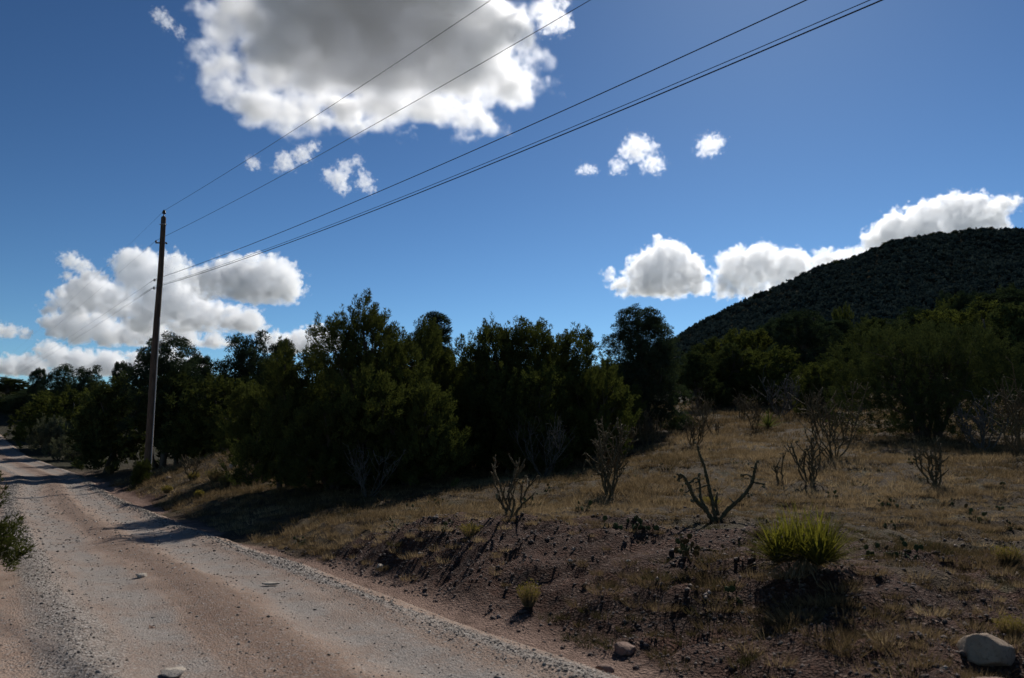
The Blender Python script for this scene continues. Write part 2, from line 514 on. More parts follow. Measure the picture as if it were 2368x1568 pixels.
def crown_mesh(name, rng, lobes, kind, plumes, per, leaf, spread):
    """foliage in plumes over a set of lobes: (centre, radii). juniper: flame-like upright plumes; pinyon: round tufts"""
    C = np.array([l[0] for l in lobes]); R = np.array([l[1] for l in lobes])
    area = (R[:, 0] * R[:, 1] + R[:, 0] * R[:, 2] * 2) ** 1.0
    pick = rng.choice(len(lobes), plumes, p=area / area.sum())
    d = unit(rng.normal(size=(plumes, 3))); d[:, 2] = np.where(d[:, 2] < -0.7, -d[:, 2] * 0.6, d[:, 2]); d = unit(d)
    rad = np.where(rng.random(plumes) < 0.72, rng.uniform(0.72, 1.06, plumes), rng.uniform(0.3, 0.75, plumes))
    p = C[pick] + R[pick] * d * rad[:, None]
    # throw out those buried deep in another lobe
    dist = np.linalg.norm((p[:, None] - C[None]) / R[None], axis=2)
    dist[np.arange(plumes), pick] = 9
    keep = (dist.min(1) > 0.55) | (rng.random(plumes) < 0.25)
    keep &= p[:, 2] > 0.05
    p, d, pick = p[keep], d[keep], pick[keep]
    m = len(p)
    if kind == 'juniper':
        ax = unit(d * 0.55 + np.array([0, 0, 0.95]) + rng.normal(size=(m, 3)) * 0.22)
        L = spread * rng.uniform(0.7, 1.7, m); W = spread * 0.34 * rng.uniform(0.7, 1.3, m)
        tall = rng.random(m) < 0.08
        L = np.where(tall, L * 1.6, L)
    else:
        ax = unit(d * 0.9 + np.array([0, 0, 0.35]) + rng.normal(size=(m, 3)) * 0.3)
        L = spread * rng.uniform(0.7, 1.2, m); W = spread * 0.6 * rng.uniform(0.8, 1.3, m)
    ptint = rng.normal(0.5, 0.2, m)
    ctint = rng.normal(0, 0.12, len(lobes))[pick]
    k = np.repeat(np.arange(m), per)
    n = len(k)
    t = rng.random(n)
    prof = np.sin(np.clip(t * 0.86 + 0.12, 0, 1) * math.pi) ** 0.8 if kind == 'juniper' else np.sqrt(np.clip(1 - (2 * t - 1) ** 2, 0, 1))
    off = rng.normal(size=(n, 3)); off -= ax[k] * (off * ax[k]).sum(1)[:, None]
    off = unit(off) * (np.sqrt(rng.random(n)) * prof * W[k])[:, None]
    pos = p[k] + ax[k] * (t * L[k])[:, None] + off
    la = unit(ax[k] * (0.9 if kind == 'juniper' else 0.5) + unit(off) * (0.55 if kind == 'juniper' else 0.9) + rng.normal(size=(n, 3)) * 0.35)
    V, T, A = leaves(rng, pos, la, leaf[0] * rng.uniform(0.6, 1.4, n), leaf[1] * rng.uniform(0.7, 1.3, n), np.clip(ptint[k] + ctint[k] + rng.normal(0, 0.10, n), 0, 1))
    g = Geo(); g.add(V, None, T, A)
    return g.mesh(name, smooth=False)

def wood_mesh(name, rng, lobes, h, stems, r0, twigs=70):
    g = Geo()
    C = np.array([l[0] for l in lobes]); R = np.array([l[1] for l in lobes])
    order = np.argsort(-C[:, 2])
    tips = []
    for k in range(stems):
        c = C[order[k % len(order)]] if k < len(order) else C[rng.integers(len(C))]
        b = np.array([rng.normal() * r0 * 1.3, rng.normal() * r0 * 1.3, -0.12])
        e = c + rng.normal(size=3) * 0.1 * h * 0.1
        n = 9
        t = np.linspace(0, 1, n)[:, None]
        mid = (b + e) / 2 + np.array([rng.normal(), rng.normal(), 0]) * h * 0.06
        path = b * (1 - t) ** 2 + 2 * mid * t * (1 - t) + e * t ** 2
        path[1:-1] += rng.normal(size=(n - 2, 3)) * h * 0.012
        rr = r0 * (0.65 if stems > 1 and k else 1.0) * (1 - 0.82 * t[:, 0])
        g.tube(path, rr, 7)
        tips.append((path, rr))
    for k in range(twigs):
        path, rr = tips[rng.integers(len(tips))]
        i = rng.integers(2, len(path) - 1)
        j = rng.integers(len(C))
        d = unit(rng.normal(size=3)); d[2] = abs(d[2]) * 0.8
        e = C[j] + R[j] * d * 0.85
        b = path[i]
        n = 6; t = np.linspace(0, 1, n)[:, None]
        mid = (b + e) / 2 + rng.normal(size=3) * h * 0.04
        pp = b * (1 - t) ** 2 + 2 * mid * t * (1 - t) + e * t ** 2
        pp[1:-1] += rng.normal(size=(n - 2, 3)) * h * 0.008
        g.tube(pp, np.maximum(rr[i] * 0.45 * (1 - 0.85 * t[:, 0]), 0.006), 4)
    return g.mesh(name)

def leaf_material(name, dark, light, trans, tfac=0.27):
    M = Mat(name)
    a = M.attr('tint').outputs['Fac']
    oi = M.node('ShaderNodeObjectInfo').outputs['Random']
    f = M.math('ADD', a, M.math('MULTIPLY', M.math('SUBTRACT', oi, 0.5), 0.3))
    col = M.ramp(f, [(0.1, dark), (0.9, light)])
    d = M.node('ShaderNodeBsdfDiffuse', {'Color': col})
    tcol = M.mix(1.0, col, trans, 'MULTIPLY')
    t = M.node('ShaderNodeBsdfTranslucent', {'Color': tcol})
    mx = M.node('ShaderNodeMixShader', {0: tfac, 1: d.outputs[0], 2: t.outputs[0]})
    M.l.new(mx.outputs[0], M.out.inputs[0])
    return M.m

def bark_material(name, c0, c1):
    M = Mat(name)
    tc = M.node('ShaderNodeTexCoord').outputs['Object']
    mp = M.node('ShaderNodeMapping', {'Vector': tc, 'Scale': (14, 14, 2.5)})
    n = M.noise(1.0, 5, 0.7, mp.outputs[0])
    return M.principled(M.ramp(n, [(0.3, c0), (0.7, c1)]), 0.95, M.bump(n, 0.7, 0.02), 0.1)

JUN = leaf_material('juniper_leaf', (0.042, 0.050, 0.020), (0.100, 0.108, 0.034), (1.3, 1.35, 0.75, 1), 0.2)
JUN2 = leaf_material('dull_juniper_leaf', (0.038, 0.046, 0.021), (0.088, 0.098, 0.038), (1.2, 1.3, 0.8, 1), 0.14)
PIN = leaf_material('pinyon_needle', (0.026, 0.036, 0.024), (0.066, 0.080, 0.048), (1.2, 1.4, 0.8, 1), 0.15)
GREY = leaf_material('grey_shrub_leaf', (0.055, 0.06, 0.04), (0.13, 0.135, 0.09), (1.2, 1.2, 0.9, 1))
BARK = bark_material('shaggy_bark', (0.05, 0.038, 0.03), (0.15, 0.12, 0.1))

def juniper_lobes(rng, h, w, n=13, lean=0.0, top=0.5, low=0.07):
    """lobes of a bushy juniper: wide low skirt, several upright heads"""
    L = []
    for k in range(n):
        f = (k + 0.5) / n
        z = h * (low + (0.80 - low) * f ** 1.25 + rng.normal() * 0.03)
        prof = (1 - (z / h) ** 1.6 * (1 - top * 0.5)) * 0.85 + 0.06
        a = k * 2.4 + rng.normal() * 0.5
        rr = w * 0.5 * prof * rng.uniform(0.5, 0.95)
        r = w * rng.uniform(0.17, 0.26) * (1.1 - 0.35 * f)
        L.append((np.array([math.cos(a) * rr + lean * z, math.sin(a) * rr, z]), np.array([r, r, r * rng.uniform(1.0, 1.5)])))
    heads = max(3, n // 4)
    for k in range(heads):
        a = rng.random() * 6.28
        rr = w * 0.5 * top * rng.random() * 0.7
        r = w * rng.uniform(0.09, 0.14)
        z = h * rng.uniform(0.78, 0.93) if k else h * 0.93
        L.append((np.array([math.cos(a) * rr + lean * z, math.sin(a) * rr, z - r]), np.array([r, r, r * 1.7])))
    L.append((np.array([0, 0, h * 0.42]), np.array([w * 0.3, w * 0.3, h * 0.36])))
    return L

def pinyon_lobes(rng, h, w, n=14, clear=0.16):
    L = []
    for k in range(n):
        f = (k + 0.5) / n
        z = h * (clear + (0.92 - clear) * f)
        prof = math.sin(min(1.0, 0.28 + 0.8 * f) * math.pi * 0.98) ** 0.55
        a = k * 2.4 + rng.normal() * 0.5
        r = w * rng.uniform(0.16, 0.25)
        rr = max(0.0, (w * 0.5 - r) * prof * rng.uniform(0.7, 1.1))
        L.append((np.array([math.cos(a) * rr, math.sin(a) * rr, z]), np.array([r, r, r * 0.85])))
    L.append((np.array([0, 0, h * 0.55]), np.array([w * 0.26, w * 0.26, h * 0.33])))
    return L

TREE_VARIANTS = {}
def variant(key, seed, kind, h, w, plumes, per, leaf, spread, stems, r0, mat, lobes=None, twigs=70, **kw):
    rng = np.random.default_rng(seed)
    lb = lobes if lobes is not None else (juniper_lobes(rng, h, w, **kw) if kind == 'juniper' else pinyon_lobes(rng, h, w, **kw))
    crown = crown_mesh(key + '_crown', rng, lb, kind, plumes, per, leaf, spread)
    crown.materials.append(mat)
    wood = wood_mesh(key + '_trunk', rng, lb, h, stems, r0, twigs)
    wood.materials.append(BARK)
    co = np.empty(len(crown.vertices) * 3, dtype=np.float32); crown.vertices.foreach_get('co', co); co = co.reshape(-1, 3)
    hw = float(np.percentile(co[:, 2], 99.85))
    ww = float((np.percentile(co[:, 0], 99.3) - np.percentile(co[:, 0], 0.7) + np.percentile(co[:, 1], 99.3) - np.percentile(co[:, 1], 0.7)) / 2)
    TREE_VARIANTS[key] = (crown, wood, hw, ww)

def tree(name, key, loc, height, width, label, cat='tree', group=None, rz=0.0, tilt=0.0):
    crown, wood, h, w = TREE_VARIANTS[key]
    e = empty(name, loc, rz, (width / w, width / w, height / h))
    e.rotation_euler = (tilt * 0.6, tilt, rz)
    obj('crown', crown, None, e)
    obj('trunk', wood, None, e)
    tag(e, label, cat, group)
    return e

def tree_px(name, key, px, top, wpx, depth, label, base=None, rz=0.0, **kw):
    """a tree seen at column px with its top at row top, standing on the ground at that distance"""
    x, y, zt = at(px, top, depth)
    z = gz(x, y) - 0.05
    if base is not None: z = min(z, at(px, base, depth)[2])
    return tree(name, key, (x, y, z), zt - z, wpx * depth / F_PX, label, rz=rz, **kw)

# near, richly leaved trees (each with a mesh of its own)
variant('tall_a', 101, 'juniper', 5.2, 3.9, 2300, 76, (0.076, 0.023), 0.24, 6, 0.16, JUN, twigs=110, n=17, top=0.75)
variant('low_a', 102, 'juniper', 3.8, 2.9, 1150, 76, (0.076, 0.023), 0.24, 5, 0.12, JUN, n=13, top=0.6)
variant('wide_a', 103, 'juniper', 4.6, 4.0, 2200, 76, (0.076, 0.023), 0.25, 6, 0.14, JUN, twigs=100, n=16, top=0.95)
variant('wide_b', 104, 'juniper', 4.4, 3.8, 2100, 76, (0.076, 0.023), 0.25, 6, 0.14, JUN, twigs=100, n=15, top=0.95)
variant('bush_a', 105, 'juniper', 2.6, 2.8, 950, 76, (0.076, 0.023), 0.22, 6, 0.09, JUN, n=11, top=0.9, low=0.13)
variant('broad_a', 106, 'juniper', 4.3, 6.2, 4000, 62, (0.072, 0.021), 0.26, 9, 0.14, JUN2, twigs=130, n=30, top=1.2, low=0.15)
variant('pinyon_a', 107, 'pinyon', 5.4, 3.3, 2600, 50, (0.08, 0.021), 0.18, 2, 0.15, PIN, n=24, clear=0.08)
variant('pinyon_slim', 108, 'pinyon', 5.0, 1.5, 520, 70, (0.08, 0.02), 0.17, 1, 0.09, PIN, n=12, clear=0.3)
variant('road_bush', 109, 'juniper', 2.0, 1.7, 1700, 46, (0.055, 0.018), 0.15, 5, 0.06, JUN, n=15, top=1.5, low=0.28)
# farther trees share these
variant('far_j1', 121, 'juniper', 4.5, 3.4, 620, 44, (0.16, 0.060), 0.30, 4, 0.14, JUN2, twigs=40, n=12, top=0.8)
variant('far_j2', 122, 'juniper', 4.2, 3.8, 640, 44, (0.16, 0.060), 0.30, 4, 0.14, JUN, twigs=40, n=13, top=1.0)
variant('far_j3', 123, 'juniper', 4.8, 3.0, 560, 44, (0.16, 0.060), 0.30, 4, 0.14, JUN2, twigs=40, n=12, top=0.5)
variant('far_p1', 124, 'pinyon', 5.5, 4.0, 760, 50, (0.13, 0.040), 0.26, 2, 0.16, PIN, twigs=50, n=16)
variant('far_p2', 125, 'pinyon', 5.8, 3.3, 640, 50, (0.13, 0.040), 0.26, 2, 0.15, PIN, twigs=50, n=13, clear=0.3)
variant('far_p3', 126, 'pinyon', 5.0, 4.4, 800, 50, (0.13, 0.040), 0.26, 3, 0.15, PIN, twigs=60, n=15, clear=0.22)
variant('shrub_grey', 127, 'juniper', 1.8, 2.4, 420, 50, (0.09, 0.02), 0.2, 9, 0.03, GREY, twigs=90, n=9, top=1.2, low=0.25)

G_NEAR = 'junipers along the grassy bank'
tree_px('juniper_tree', 'tall_a', 845, 690, 330, 21.0, 'tallest ragged juniper in the middle, top reaching highest above the treeline', rz=0.6, group=G_NEAR)
tree_px('juniper_tree', 'low_a', 690, 800, 235, 22.0, 'dark juniper leaning out from the left flank of the tallest juniper', rz=2.0, group=G_NEAR)
tree_px('juniper_tree', 'wide_b', 955, 745, 230, 24.0, 'juniper filling in behind the right shoulder of the tallest juniper', rz=1.1, group=G_NEAR)
tree_px('pinyon_tree', 'pinyon_slim', 1008, 722, 105, 30.0, 'slim dark pinyon poking up just right of the tallest juniper')
tree_px('juniper_tree', 'wide_a', 1130, 752, 300, 25.0, 'wide juniper with a spiky flat top in the middle of the treeline', rz=0.2, group=G_NEAR)
tree_px('juniper_tree', 'wide_b', 1280, 742, 310, 25.5, 'wide juniper with feathery twigs at its top, right end of the main clump', rz=4.1, group=G_NEAR)
tree_px('juniper_bush', 'bush_a', 1375, 850, 190, 24.3, 'low yellow-green juniper bush at the right end of the main clump', cat='bush', rz=0.8, group=G_NEAR)
tree_px('juniper_bush', 'bush_a', 960, 880, 230, 20.6, 'low juniper bush in front of the tallest juniper, its sprays catching light', cat='bush', rz=2.8, group=G_NEAR)
tree_px('juniper_bush', 'bush_a', 1180, 850, 260, 23.4, 'low juniper bush in front of the wide spiky-topped juniper', cat='bush', rz=5.0, group=G_NEAR)
tree_px('juniper_bush', 'bush_a', 780, 930, 240, 20.2, 'dark juniper bush at the foot of the tallest juniper, above the road bend', cat='bush', rz=3.7, group=G_NEAR)
tree_px('juniper_tree', 'low_a', 1065, 830, 200, 27.5, 'juniper wedged in the gap between the tallest and the wide spiky-topped juniper', rz=5.5, group=G_NEAR)
tree_px('juniper_tree', 'low_a', 610, 880, 200, 27.0, 'low dark juniper at the left end of the main clump, above the grassy rise', rz=4.4, group=G_NEAR)
tree_px('juniper_tree', 'low_a', 1395, 830, 160, 30.0, 'juniper half hidden between the feathery-topped juniper and the lone pinyon', rz=3.0, group=G_NEAR)
tree_px('pinyon_tree', 'pinyon_a', 1482, 714, 190, 33.0, 'round-headed dark pinyon standing alone right of the main juniper clump')
tree_px('juniper_tree', 'broad_a', 2130, 738, 420, 27.0, 'broad dark many-stemmed juniper at the back of the right-hand grass', rz=1.0)
tree_px('juniper_tree', 'far_j1', 2360, 700, 260, 31.0, 'dark juniper cut by the right edge of the photograph', rz=0.4)
tree_px('juniper_bush', 'bush_a', 1905, 835, 150, 39.0, 'rounded juniper bush at the far edge of the grass clearing', cat='bush', rz=1.4)
tree_px('juniper_bush', 'bush_a', 1575, 960, 70, 34.0, 'small green juniper bush beside the foot of the lone pinyon', cat='bush', rz=2.2)
tree('juniper_bush', 'road_bush', (-7.05, 9.6, gz(-7.05, 9.6) - 0.1), 1.6, 1.75, 'bright green juniper bush poking in at the left edge beside the road', 'bush')

# left treeline beyond the pole
L_ = 'trees beyond the utility pole'
for nm, key, px, top, w, d, rz, label in [
    ('pinyon_tree', 'far_p3', 392, 774, 190, 45.0, 0.3, 'spreading open pinyon directly behind the utility pole'),
    ('pinyon_tree', 'far_p1', 575, 768, 170, 43.0, 1.7, 'big rounded pinyon between the utility pole and the tallest juniper'),
    ('pinyon_tree', 'far_p2', 655, 786, 80, 40.0, 2.9, 'narrow pinyon close against the left of the tallest juniper'),
    ('juniper_tree', 'far_j3', 640, 838, 160, 38.0, 0.0, 'juniper in front of the big rounded pinyon'),
    ('pinyon_tree', 'far_p2', 458, 822, 90, 48.0, 4.0, 'small pinyon top just right of the spreading pinyon'),
    ('juniper_tree', 'far_j2', 540, 872, 220, 39.0, 1.0, 'juniper on the grassy rise right of the pole'),
    ('juniper_tree', 'far_j1', 430, 862, 230, 44.0, 2.2, 'juniper right behind the lower half of the pole'),
    ('juniper_tree', 'far_j3', 268, 868, 170, 46.0, 3.0, 'juniper just left of the lower half of the pole'),
    ('juniper_tree', 'far_j2', 172, 900, 180, 66.0, 5.1, 'juniper above the far bend of the road'),
    ('juniper_tree', 'far_j1', 62, 905, 130, 108.0, 0.9, 'green juniper over the road end at far left'),
    ('pinyon_tree', 'far_p2', 285, 838, 60, 62.0, 1.2, 'spindly pinyon top left of the pole'),
    ('pinyon_tree', 'far_p1', 205, 846, 100, 70.0, 2.0, 'second pinyon top from the pole going left'),
    ('pinyon_tree', 'far_p1', 150, 842, 90, 75.0, 3.3, 'third pinyon top from the pole going left'),
    ('pinyon_tree', 'far_p2', 90, 852, 45, 80.0, 4.4, 'pointed pinyon top above the road end'),
    ('juniper_tree', 'far_j3', 25, 872, 90, 118.0, 0.2, 'juniper top in the extreme left of the treeline'),
    ('juniper_tree', 'far_j2', 95, 935, 110, 76.0, 1.3, 'low juniper over the road end, nearest the grey bushes'),
    ('juniper_tree', 'far_j3', 30, 920, 90, 104.0, 2.3, 'low juniper in the notch where the road leaves the photograph'),
    ('juniper_tree', 'far_j1', -45, 880, 130, 135.0, 0.2, 'juniper half cut off by the left edge of the photograph'),
]:
    tree_px(nm, key, px, top, w, d, label, rz=rz, group=L_)
tree_px('grey_bush', 'shrub_grey', 140, 962, 120, 58.0, 'grey leafless-looking bush beside the far road bend', cat='bush', group=L_)
tree_px('grey_bush', 'shrub_grey', 182, 1005, 110, 52.0, 'lower grey-green bush next to the pale boulder', cat='bush', rz=2.0, group=L_)
tree_px('juniper_bush', 'bush_a', 330, 1062, 46, 31.3, 'small bright green juniper seedling at the foot of the pole', cat='bush', rz=2.0)

# trees between the clearing and the hill
R_ = 'trees between the clearing and the hill'
for nm, key, px, top, w, d, rz, label in [
    ('juniper_tree', 'far_j1', 1608, 812, 130, 44.0, 0.4, 'juniper just right of the lone round-headed pinyon'),
    ('juniper_tree', 'far_j3', 1690, 800, 150, 47.0, 1.4, 'juniper behind the left end of the grass clearing'),
    ('juniper_tree', 'far_j2', 1770, 805, 150, 46.0, 2.4, 'juniper behind the middle of the grass clearing'),
    ('pinyon_tree', 'far_p1', 1850, 716, 150, 58.0, 3.3, 'rounded pinyon rising above the clearing against the hill'),
    ('juniper_tree', 'far_j1', 1940, 800, 160, 45.0, 4.0, 'juniper just left of the broad many-stemmed juniper'),
    ('pinyon_tree', 'far_p3', 1790, 738, 130, 66.0, 5.3, 'pinyon left of the one rising above the clearing'),
    ('juniper_tree', 'far_j2', 1720, 765, 150, 62.0, 0.7, 'juniper low against the foot of the hill slope'),
    ('juniper_tree', 'far_j3', 1640, 785, 130, 68.0, 1.9, 'juniper where the hill slope meets the treeline'),
    ('pinyon_tree', 'far_p2', 1925, 742, 110, 64.0, 2.8, 'pinyon right of the one rising above the clearing'),
    ('juniper_tree', 'far_j1', 2010, 742, 170, 56.0, 3.6, 'juniper peering over the left side of the broad juniper'),
    ('juniper_tree', 'far_j2', 2240, 705, 220, 50.0, 4.6, 'juniper peering over the right side of the broad juniper'),
    ('pinyon_tree', 'far_p1', 2110, 715, 150, 72.0, 5.5, 'pinyon straight behind the broad juniper'),
    ('pinyon_tree', 'far_p3', 2330, 668, 200, 70.0, 0.1, 'pinyon at the right edge above the broad juniper'),
    ('juniper_tree', 'far_j3', 2215, 690, 150, 85.0, 1.1, 'juniper up the lower hill at right'),
]:
    tree_px(nm, key, px, top, w, d, label, rz=rz, group=R_)

# the wood behind, seen only in gaps: its single trees cannot be told apart
rng = np.random.default_rng(77)
SHARE = 'dark tree of the background wood, one of many alike'
keys = ['far_j1', 'far_j2', 'far_j3', 'far_p1', 'far_p3']
for k in range(64):
    if k < 34:
        px = rng.uniform(1560, 2560); d = rng.uniform(75, 190)
        top = np.interp(px, [1560, 1650, 1800, 2000, 2200, 2450], [800, 785, 745, 705, 680, 660]) + rng.uniform(-4, 40) - (d - 75) * 0.08
    else:
        px = rng.uniform(60, 1560); d = rng.uniform(85, 130)
        top = np.interp(px, [-60, 200, 300, 500, 700, 1400, 1560], [888, 878, 868, 850, 825, 815, 812]) + rng.uniform(0, 40)
    tree_px('woodland_tree', keys[k % 5], px, top, rng.uniform(4.0, 6.5) * F_PX / d, d, SHARE, rz=rng.uniform(0, 6), group='background wood')
# ---------------------------------------------------------------- the wood on the hill: one mass of small crowns, with the crest trees standing out
def tuft_crown(rng, n, r):
    """small far crown: a cloud of leaf-clump triangles"""
    d = unit(rng.normal(size=(n, 3))); d[:, 2] = np.abs(d[:, 2]) * 1.2 - 0.35
    p = d * r * rng.uniform(0.55, 1.0, n)[:, None] + np.array([0, 0, r * 0.6])
    return p
rng = np.random.default_rng(5)
def hill_points(n, ymin, ymax):
    out = []
    while len(out) < n:
        y = ymin + (ymax - ymin) * rng.random(n * 3) ** 0.8
        px = rng.uniform(1480, 2600, n * 3)
        x = (px - CX) / F_PX * y * 0.98
        den = vnoise(x / 26.0, y / 40.0, 71) * 0.7 + vnoise(x / 9.0, y / 12.0, 72) * 0.5
        ok = (den > 0.2) & (x > 40)
        out = list(zip(x[ok][:n], y[ok][:n]))
    return np.array(out[:n])
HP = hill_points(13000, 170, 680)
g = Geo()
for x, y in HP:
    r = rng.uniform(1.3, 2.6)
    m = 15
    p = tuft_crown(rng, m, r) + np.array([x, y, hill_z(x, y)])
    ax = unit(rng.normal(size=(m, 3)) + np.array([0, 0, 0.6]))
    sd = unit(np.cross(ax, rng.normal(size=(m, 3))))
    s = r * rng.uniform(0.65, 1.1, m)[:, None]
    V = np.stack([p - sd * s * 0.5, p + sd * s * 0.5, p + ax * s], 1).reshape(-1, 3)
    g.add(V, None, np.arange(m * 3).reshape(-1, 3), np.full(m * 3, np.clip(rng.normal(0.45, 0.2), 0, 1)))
hill_wood = obj('hill_woodland', g.mesh('hill_woodland', False), leaf_material('hazed_hill_foliage', (0.028, 0.040, 0.040), (0.068, 0.086, 0.074), (1, 1, 1, 1), 0.1))  # blue distance haze is put into this foliage colour
tag(hill_wood, 'dense small pinyon and juniper trees covering the hillside', kind='stuff')
# crest trees against the sky
crest = []
for key in ('far_p1', 'far_j2', 'far_j1'):
    crest.append(TREE_VARIANTS[key])
for k in range(58):
    px = 1590 + k * 13.6 + rng.uniform(-6, 6)
    best = None
    for y in np.arange(420, 680, 6.0):
        x = (px - CX) / F_PX * y * 0.97
        e = hill_z(np.array([x]), np.array([y]))[0] / y
        if best is None or e > best[0]: best = (e, x, y)
    _, x, y = best
    z = float(hill_z(np.array([x]), np.array([y]))[0])
    hh = rng.uniform(2.6, 5.0)
    tree('crest_tree', ('far_p1', 'far_j2', 'far_p3')[k % 3], (x, y, z - 0.2), hh, hh * rng.uniform(0.8, 1.2), 'tiny tree silhouetted against the sky on the hill crest', 'tree', 'trees on the hill crest', rz=rng.uniform(0, 6))
# ---------------------------------------------------------------- utility pole and wires
WOODP = bark_material('weathered_pole_wood', (0.055, 0.038, 0.028), (0.15, 0.105, 0.08))
M = Mat('dark_porcelain'); PORC = M.principled((0.035, 0.025, 0.022), 0.35, None, 0.5)
M = Mat('galvanised_steel'); STEEL = M.principled(M.ramp(M.noise(40, 3, 0.6), [(0.3, (0.16, 0.16, 0.165)), (0.7, (0.28, 0.28, 0.285))]), 0.55, None, 0.5)
M = Mat('wire_conductor'); WIRE = M.principled((0.03, 0.032, 0.036), 0.6, None, 0.3)

def lathe(profile, sides=14):
    """profile [(r, z)] -> verts, quads"""
    pr = np.array(profile, float)
    a = np.linspace(0, 2 * math.pi, sides, endpoint=False)
    V = np.stack([pr[:, 0, None] * np.cos(a), pr[:, 0, None] * np.sin(a), np.repeat(pr[:, 1, None], sides, 1)], -1).reshape(-1, 3)
    n = len(pr); i = np.arange(n - 1)[:, None] * sides; j = np.arange(sides)[None]
    q = np.stack([i + j, i + (j + 1) % sides, i + sides + (j + 1) % sides, i + sides + j], -1).reshape(-1, 4)
    return V, q

def box_geo(c, s):
    c, s = np.array(c, float), np.array(s, float) / 2
    V = np.array([[x, y, z] for x in (-1, 1) for y in (-1, 1) for z in (-1, 1)]) * s + c
    q = np.array([[0, 1, 3, 2], [4, 6, 7, 5], [0, 4, 5, 1], [2, 3, 7, 6], [0, 2, 6, 4], [1, 5, 7, 3]])
    return V, q

PX, PY = -14.75, 32.0
pz = gz(PX, PY)
PTOP = at(380, 503, PY)[2]
pole = empty('utility_pole', (PX, PY, pz))
tag(pole, 'tall bare wooden utility pole beside the road bend', 'utility pole')
hp = PTOP - pz
g = Geo()
zz = np.linspace(-0.3, hp, 26)
rr = 0.155 - 0.055 * (zz / hp)
g.tube(np.column_stack([0.012 * np.sin(zz * 0.9), 0.01 * np.cos(zz * 0.7), zz]), rr, 16)
obj('shaft', g.mesh('shaft'), WOODP, pole)
def lv(py): return at(372, py, PY)[2] - pz
# steel pin and post insulator at the very top
g = Geo(); g.add(*lathe([(0.0, hp - 0.05), (0.05, hp - 0.05), (0.045, hp + 0.02), (0.025, hp + 0.06), (0.022, hp + 0.16), (0.0, hp + 0.16)]))
top_pin = obj('top_pin', g.mesh('top_pin'), STEEL, pole)
def insulator(z0, k=1.0):
    return lathe([(0.0, z0), (0.04 * k, z0), (0.085 * k, z0 + 0.03 * k), (0.085 * k, z0 + 0.05 * k), (0.05 * k, z0 + 0.065 * k), (0.075 * k, z0 + 0.09 * k), (0.07 * k, z0 + 0.12 * k),
                  (0.04 * k, z0 + 0.13 * k), (0.05 * k, z0 + 0.15 * k), (0.03 * k, z0 + 0.18 * k), (0.0, z0 + 0.18 * k)])
g = Geo(); g.add(*insulator(hp + 0.15)); obj('insulator', g.mesh('insulator'), PORC, top_pin)
# steel band and through-bolt just under the top
g = Geo(); g.add(*lathe([(0.104, hp - 0.34), (0.112, hp - 0.34), (0.112, hp - 0.29), (0.104, hp - 0.29)], 18)); obj('band', g.mesh('band'), STEEL, pole)
g = Geo(); g.tube([(-0.17, 0, hp - 0.3), (0.15, 0, hp - 0.3)], [0.012, 0.012], 6); obj('bolt', g.mesh('bolt'), STEEL, pole)
# neutral bracket with its spool insulator
zb = lv(562)
g = Geo(); g.add(*box_geo((-0.03, -0.02, zb), (0.46, 0.06, 0.05))); bracket = obj('bracket', g.mesh('bracket', False), STEEL, pole)
V, q = insulator(0, 0.55); g = Geo(); g.add(V + np.array([-0.25, -0.02, zb + 0.02]), q); obj('insulator', g.mesh('insulator'), PORC, bracket)
V, q = insulator(0, 0.45); g = Geo(); g.add(V + np.array([0.2, -0.02, zb - 0.06]), q); obj('insulator', g.mesh('insulator'), PORC, bracket)
for py in (648, 667):
    zc = lv(py)
    g = Geo(); g.tube([(-0.19, -0.03, zc), (0.16, -0.03, zc)], [0.012, 0.012], 6); g.add(*box_geo((-0.2, -0.03, zc), (0.05, 0.07, 0.1)))
    obj('cable_clamp', g.mesh('cable_clamp', False), STEEL, pole)
# grey ground-wire moulding stapled down the road side
g = Geo()
zg = np.linspace(0.05, lv(735), 16)
g.tube(np.column_stack([0.165 - 0.055 * (zg / hp) + 0.004, -0.045 + 0 * zg, zg]), np.full(16, 0.022), 6)
M = Mat('grey_moulding'); GREYM = M.principled((0.42, 0.41, 0.40), 0.5, None, 0.4)
obj('ground_wire', g.mesh('ground_wire'), GREYM, pole)

# wires: one object for each conductor, hung as a parabola through a point seen in the photo
def span(a, b, sag, n=40):
    t = np.linspace(0, 1, n)[:, None]
    p = np.array(a) * (1 - t) + np.array(b) * t
    p[:, 2] -= 4 * sag * (t * (1 - t))[:, 0]
    return p
def wire(zatt, off, px0, rad, label, lpx, lpy):
    A = np.array([PX + off[0], PY + off[1], pz + zatt])
    dirx = -0.84
    d = ray(px0, 0.0); u = d[0] / d[1]
    Y = (A[0] - dirx * A[1]) / (u - dirx); X = u * Y; Z = CAM_H + d[2] / d[1] * Y
    B = np.array([A[0] + dirx * (-18 - A[1]), -18.0, A[2] - 0.3])
    f = (A[1] - Y) / (A[1] - B[1])
    lin = A[2] * (1 - f) + B[2] * f
    sag = max(0.05, (lin - Z) / (4 * f * (1 - f)))
    C = np.array(at(lpx, lpy, 132.0)) 
    g = Geo()
    right = span(A, B, sag); left = span(C, A, 0.6)
    path = np.vstack([left[:-1], right])
    g.tube(path, np.concatenate([np.full(len(left) - 1, rad * 0.42), np.full(len(right), rad)]), 5)
    o = obj('power_line', g.mesh('power_line'), WIRE)
    tag(o, label, 'wire', 'wires on the utility pole')
wire(hp + 0.3, (0.0, 0.0), 1135, 0.0065, 'uppermost thin wire running from the pole tip', -35, 862)
wire(zb + 0.1, (-0.25, -0.02), 1365, 0.0065, 'second wire, from the bracket below the pole tip', -35, 872)
wire(lv(648), (-0.2, -0.09), 1865, 0.0085, 'third wire from the top, separate above the close pair', -35, 888)
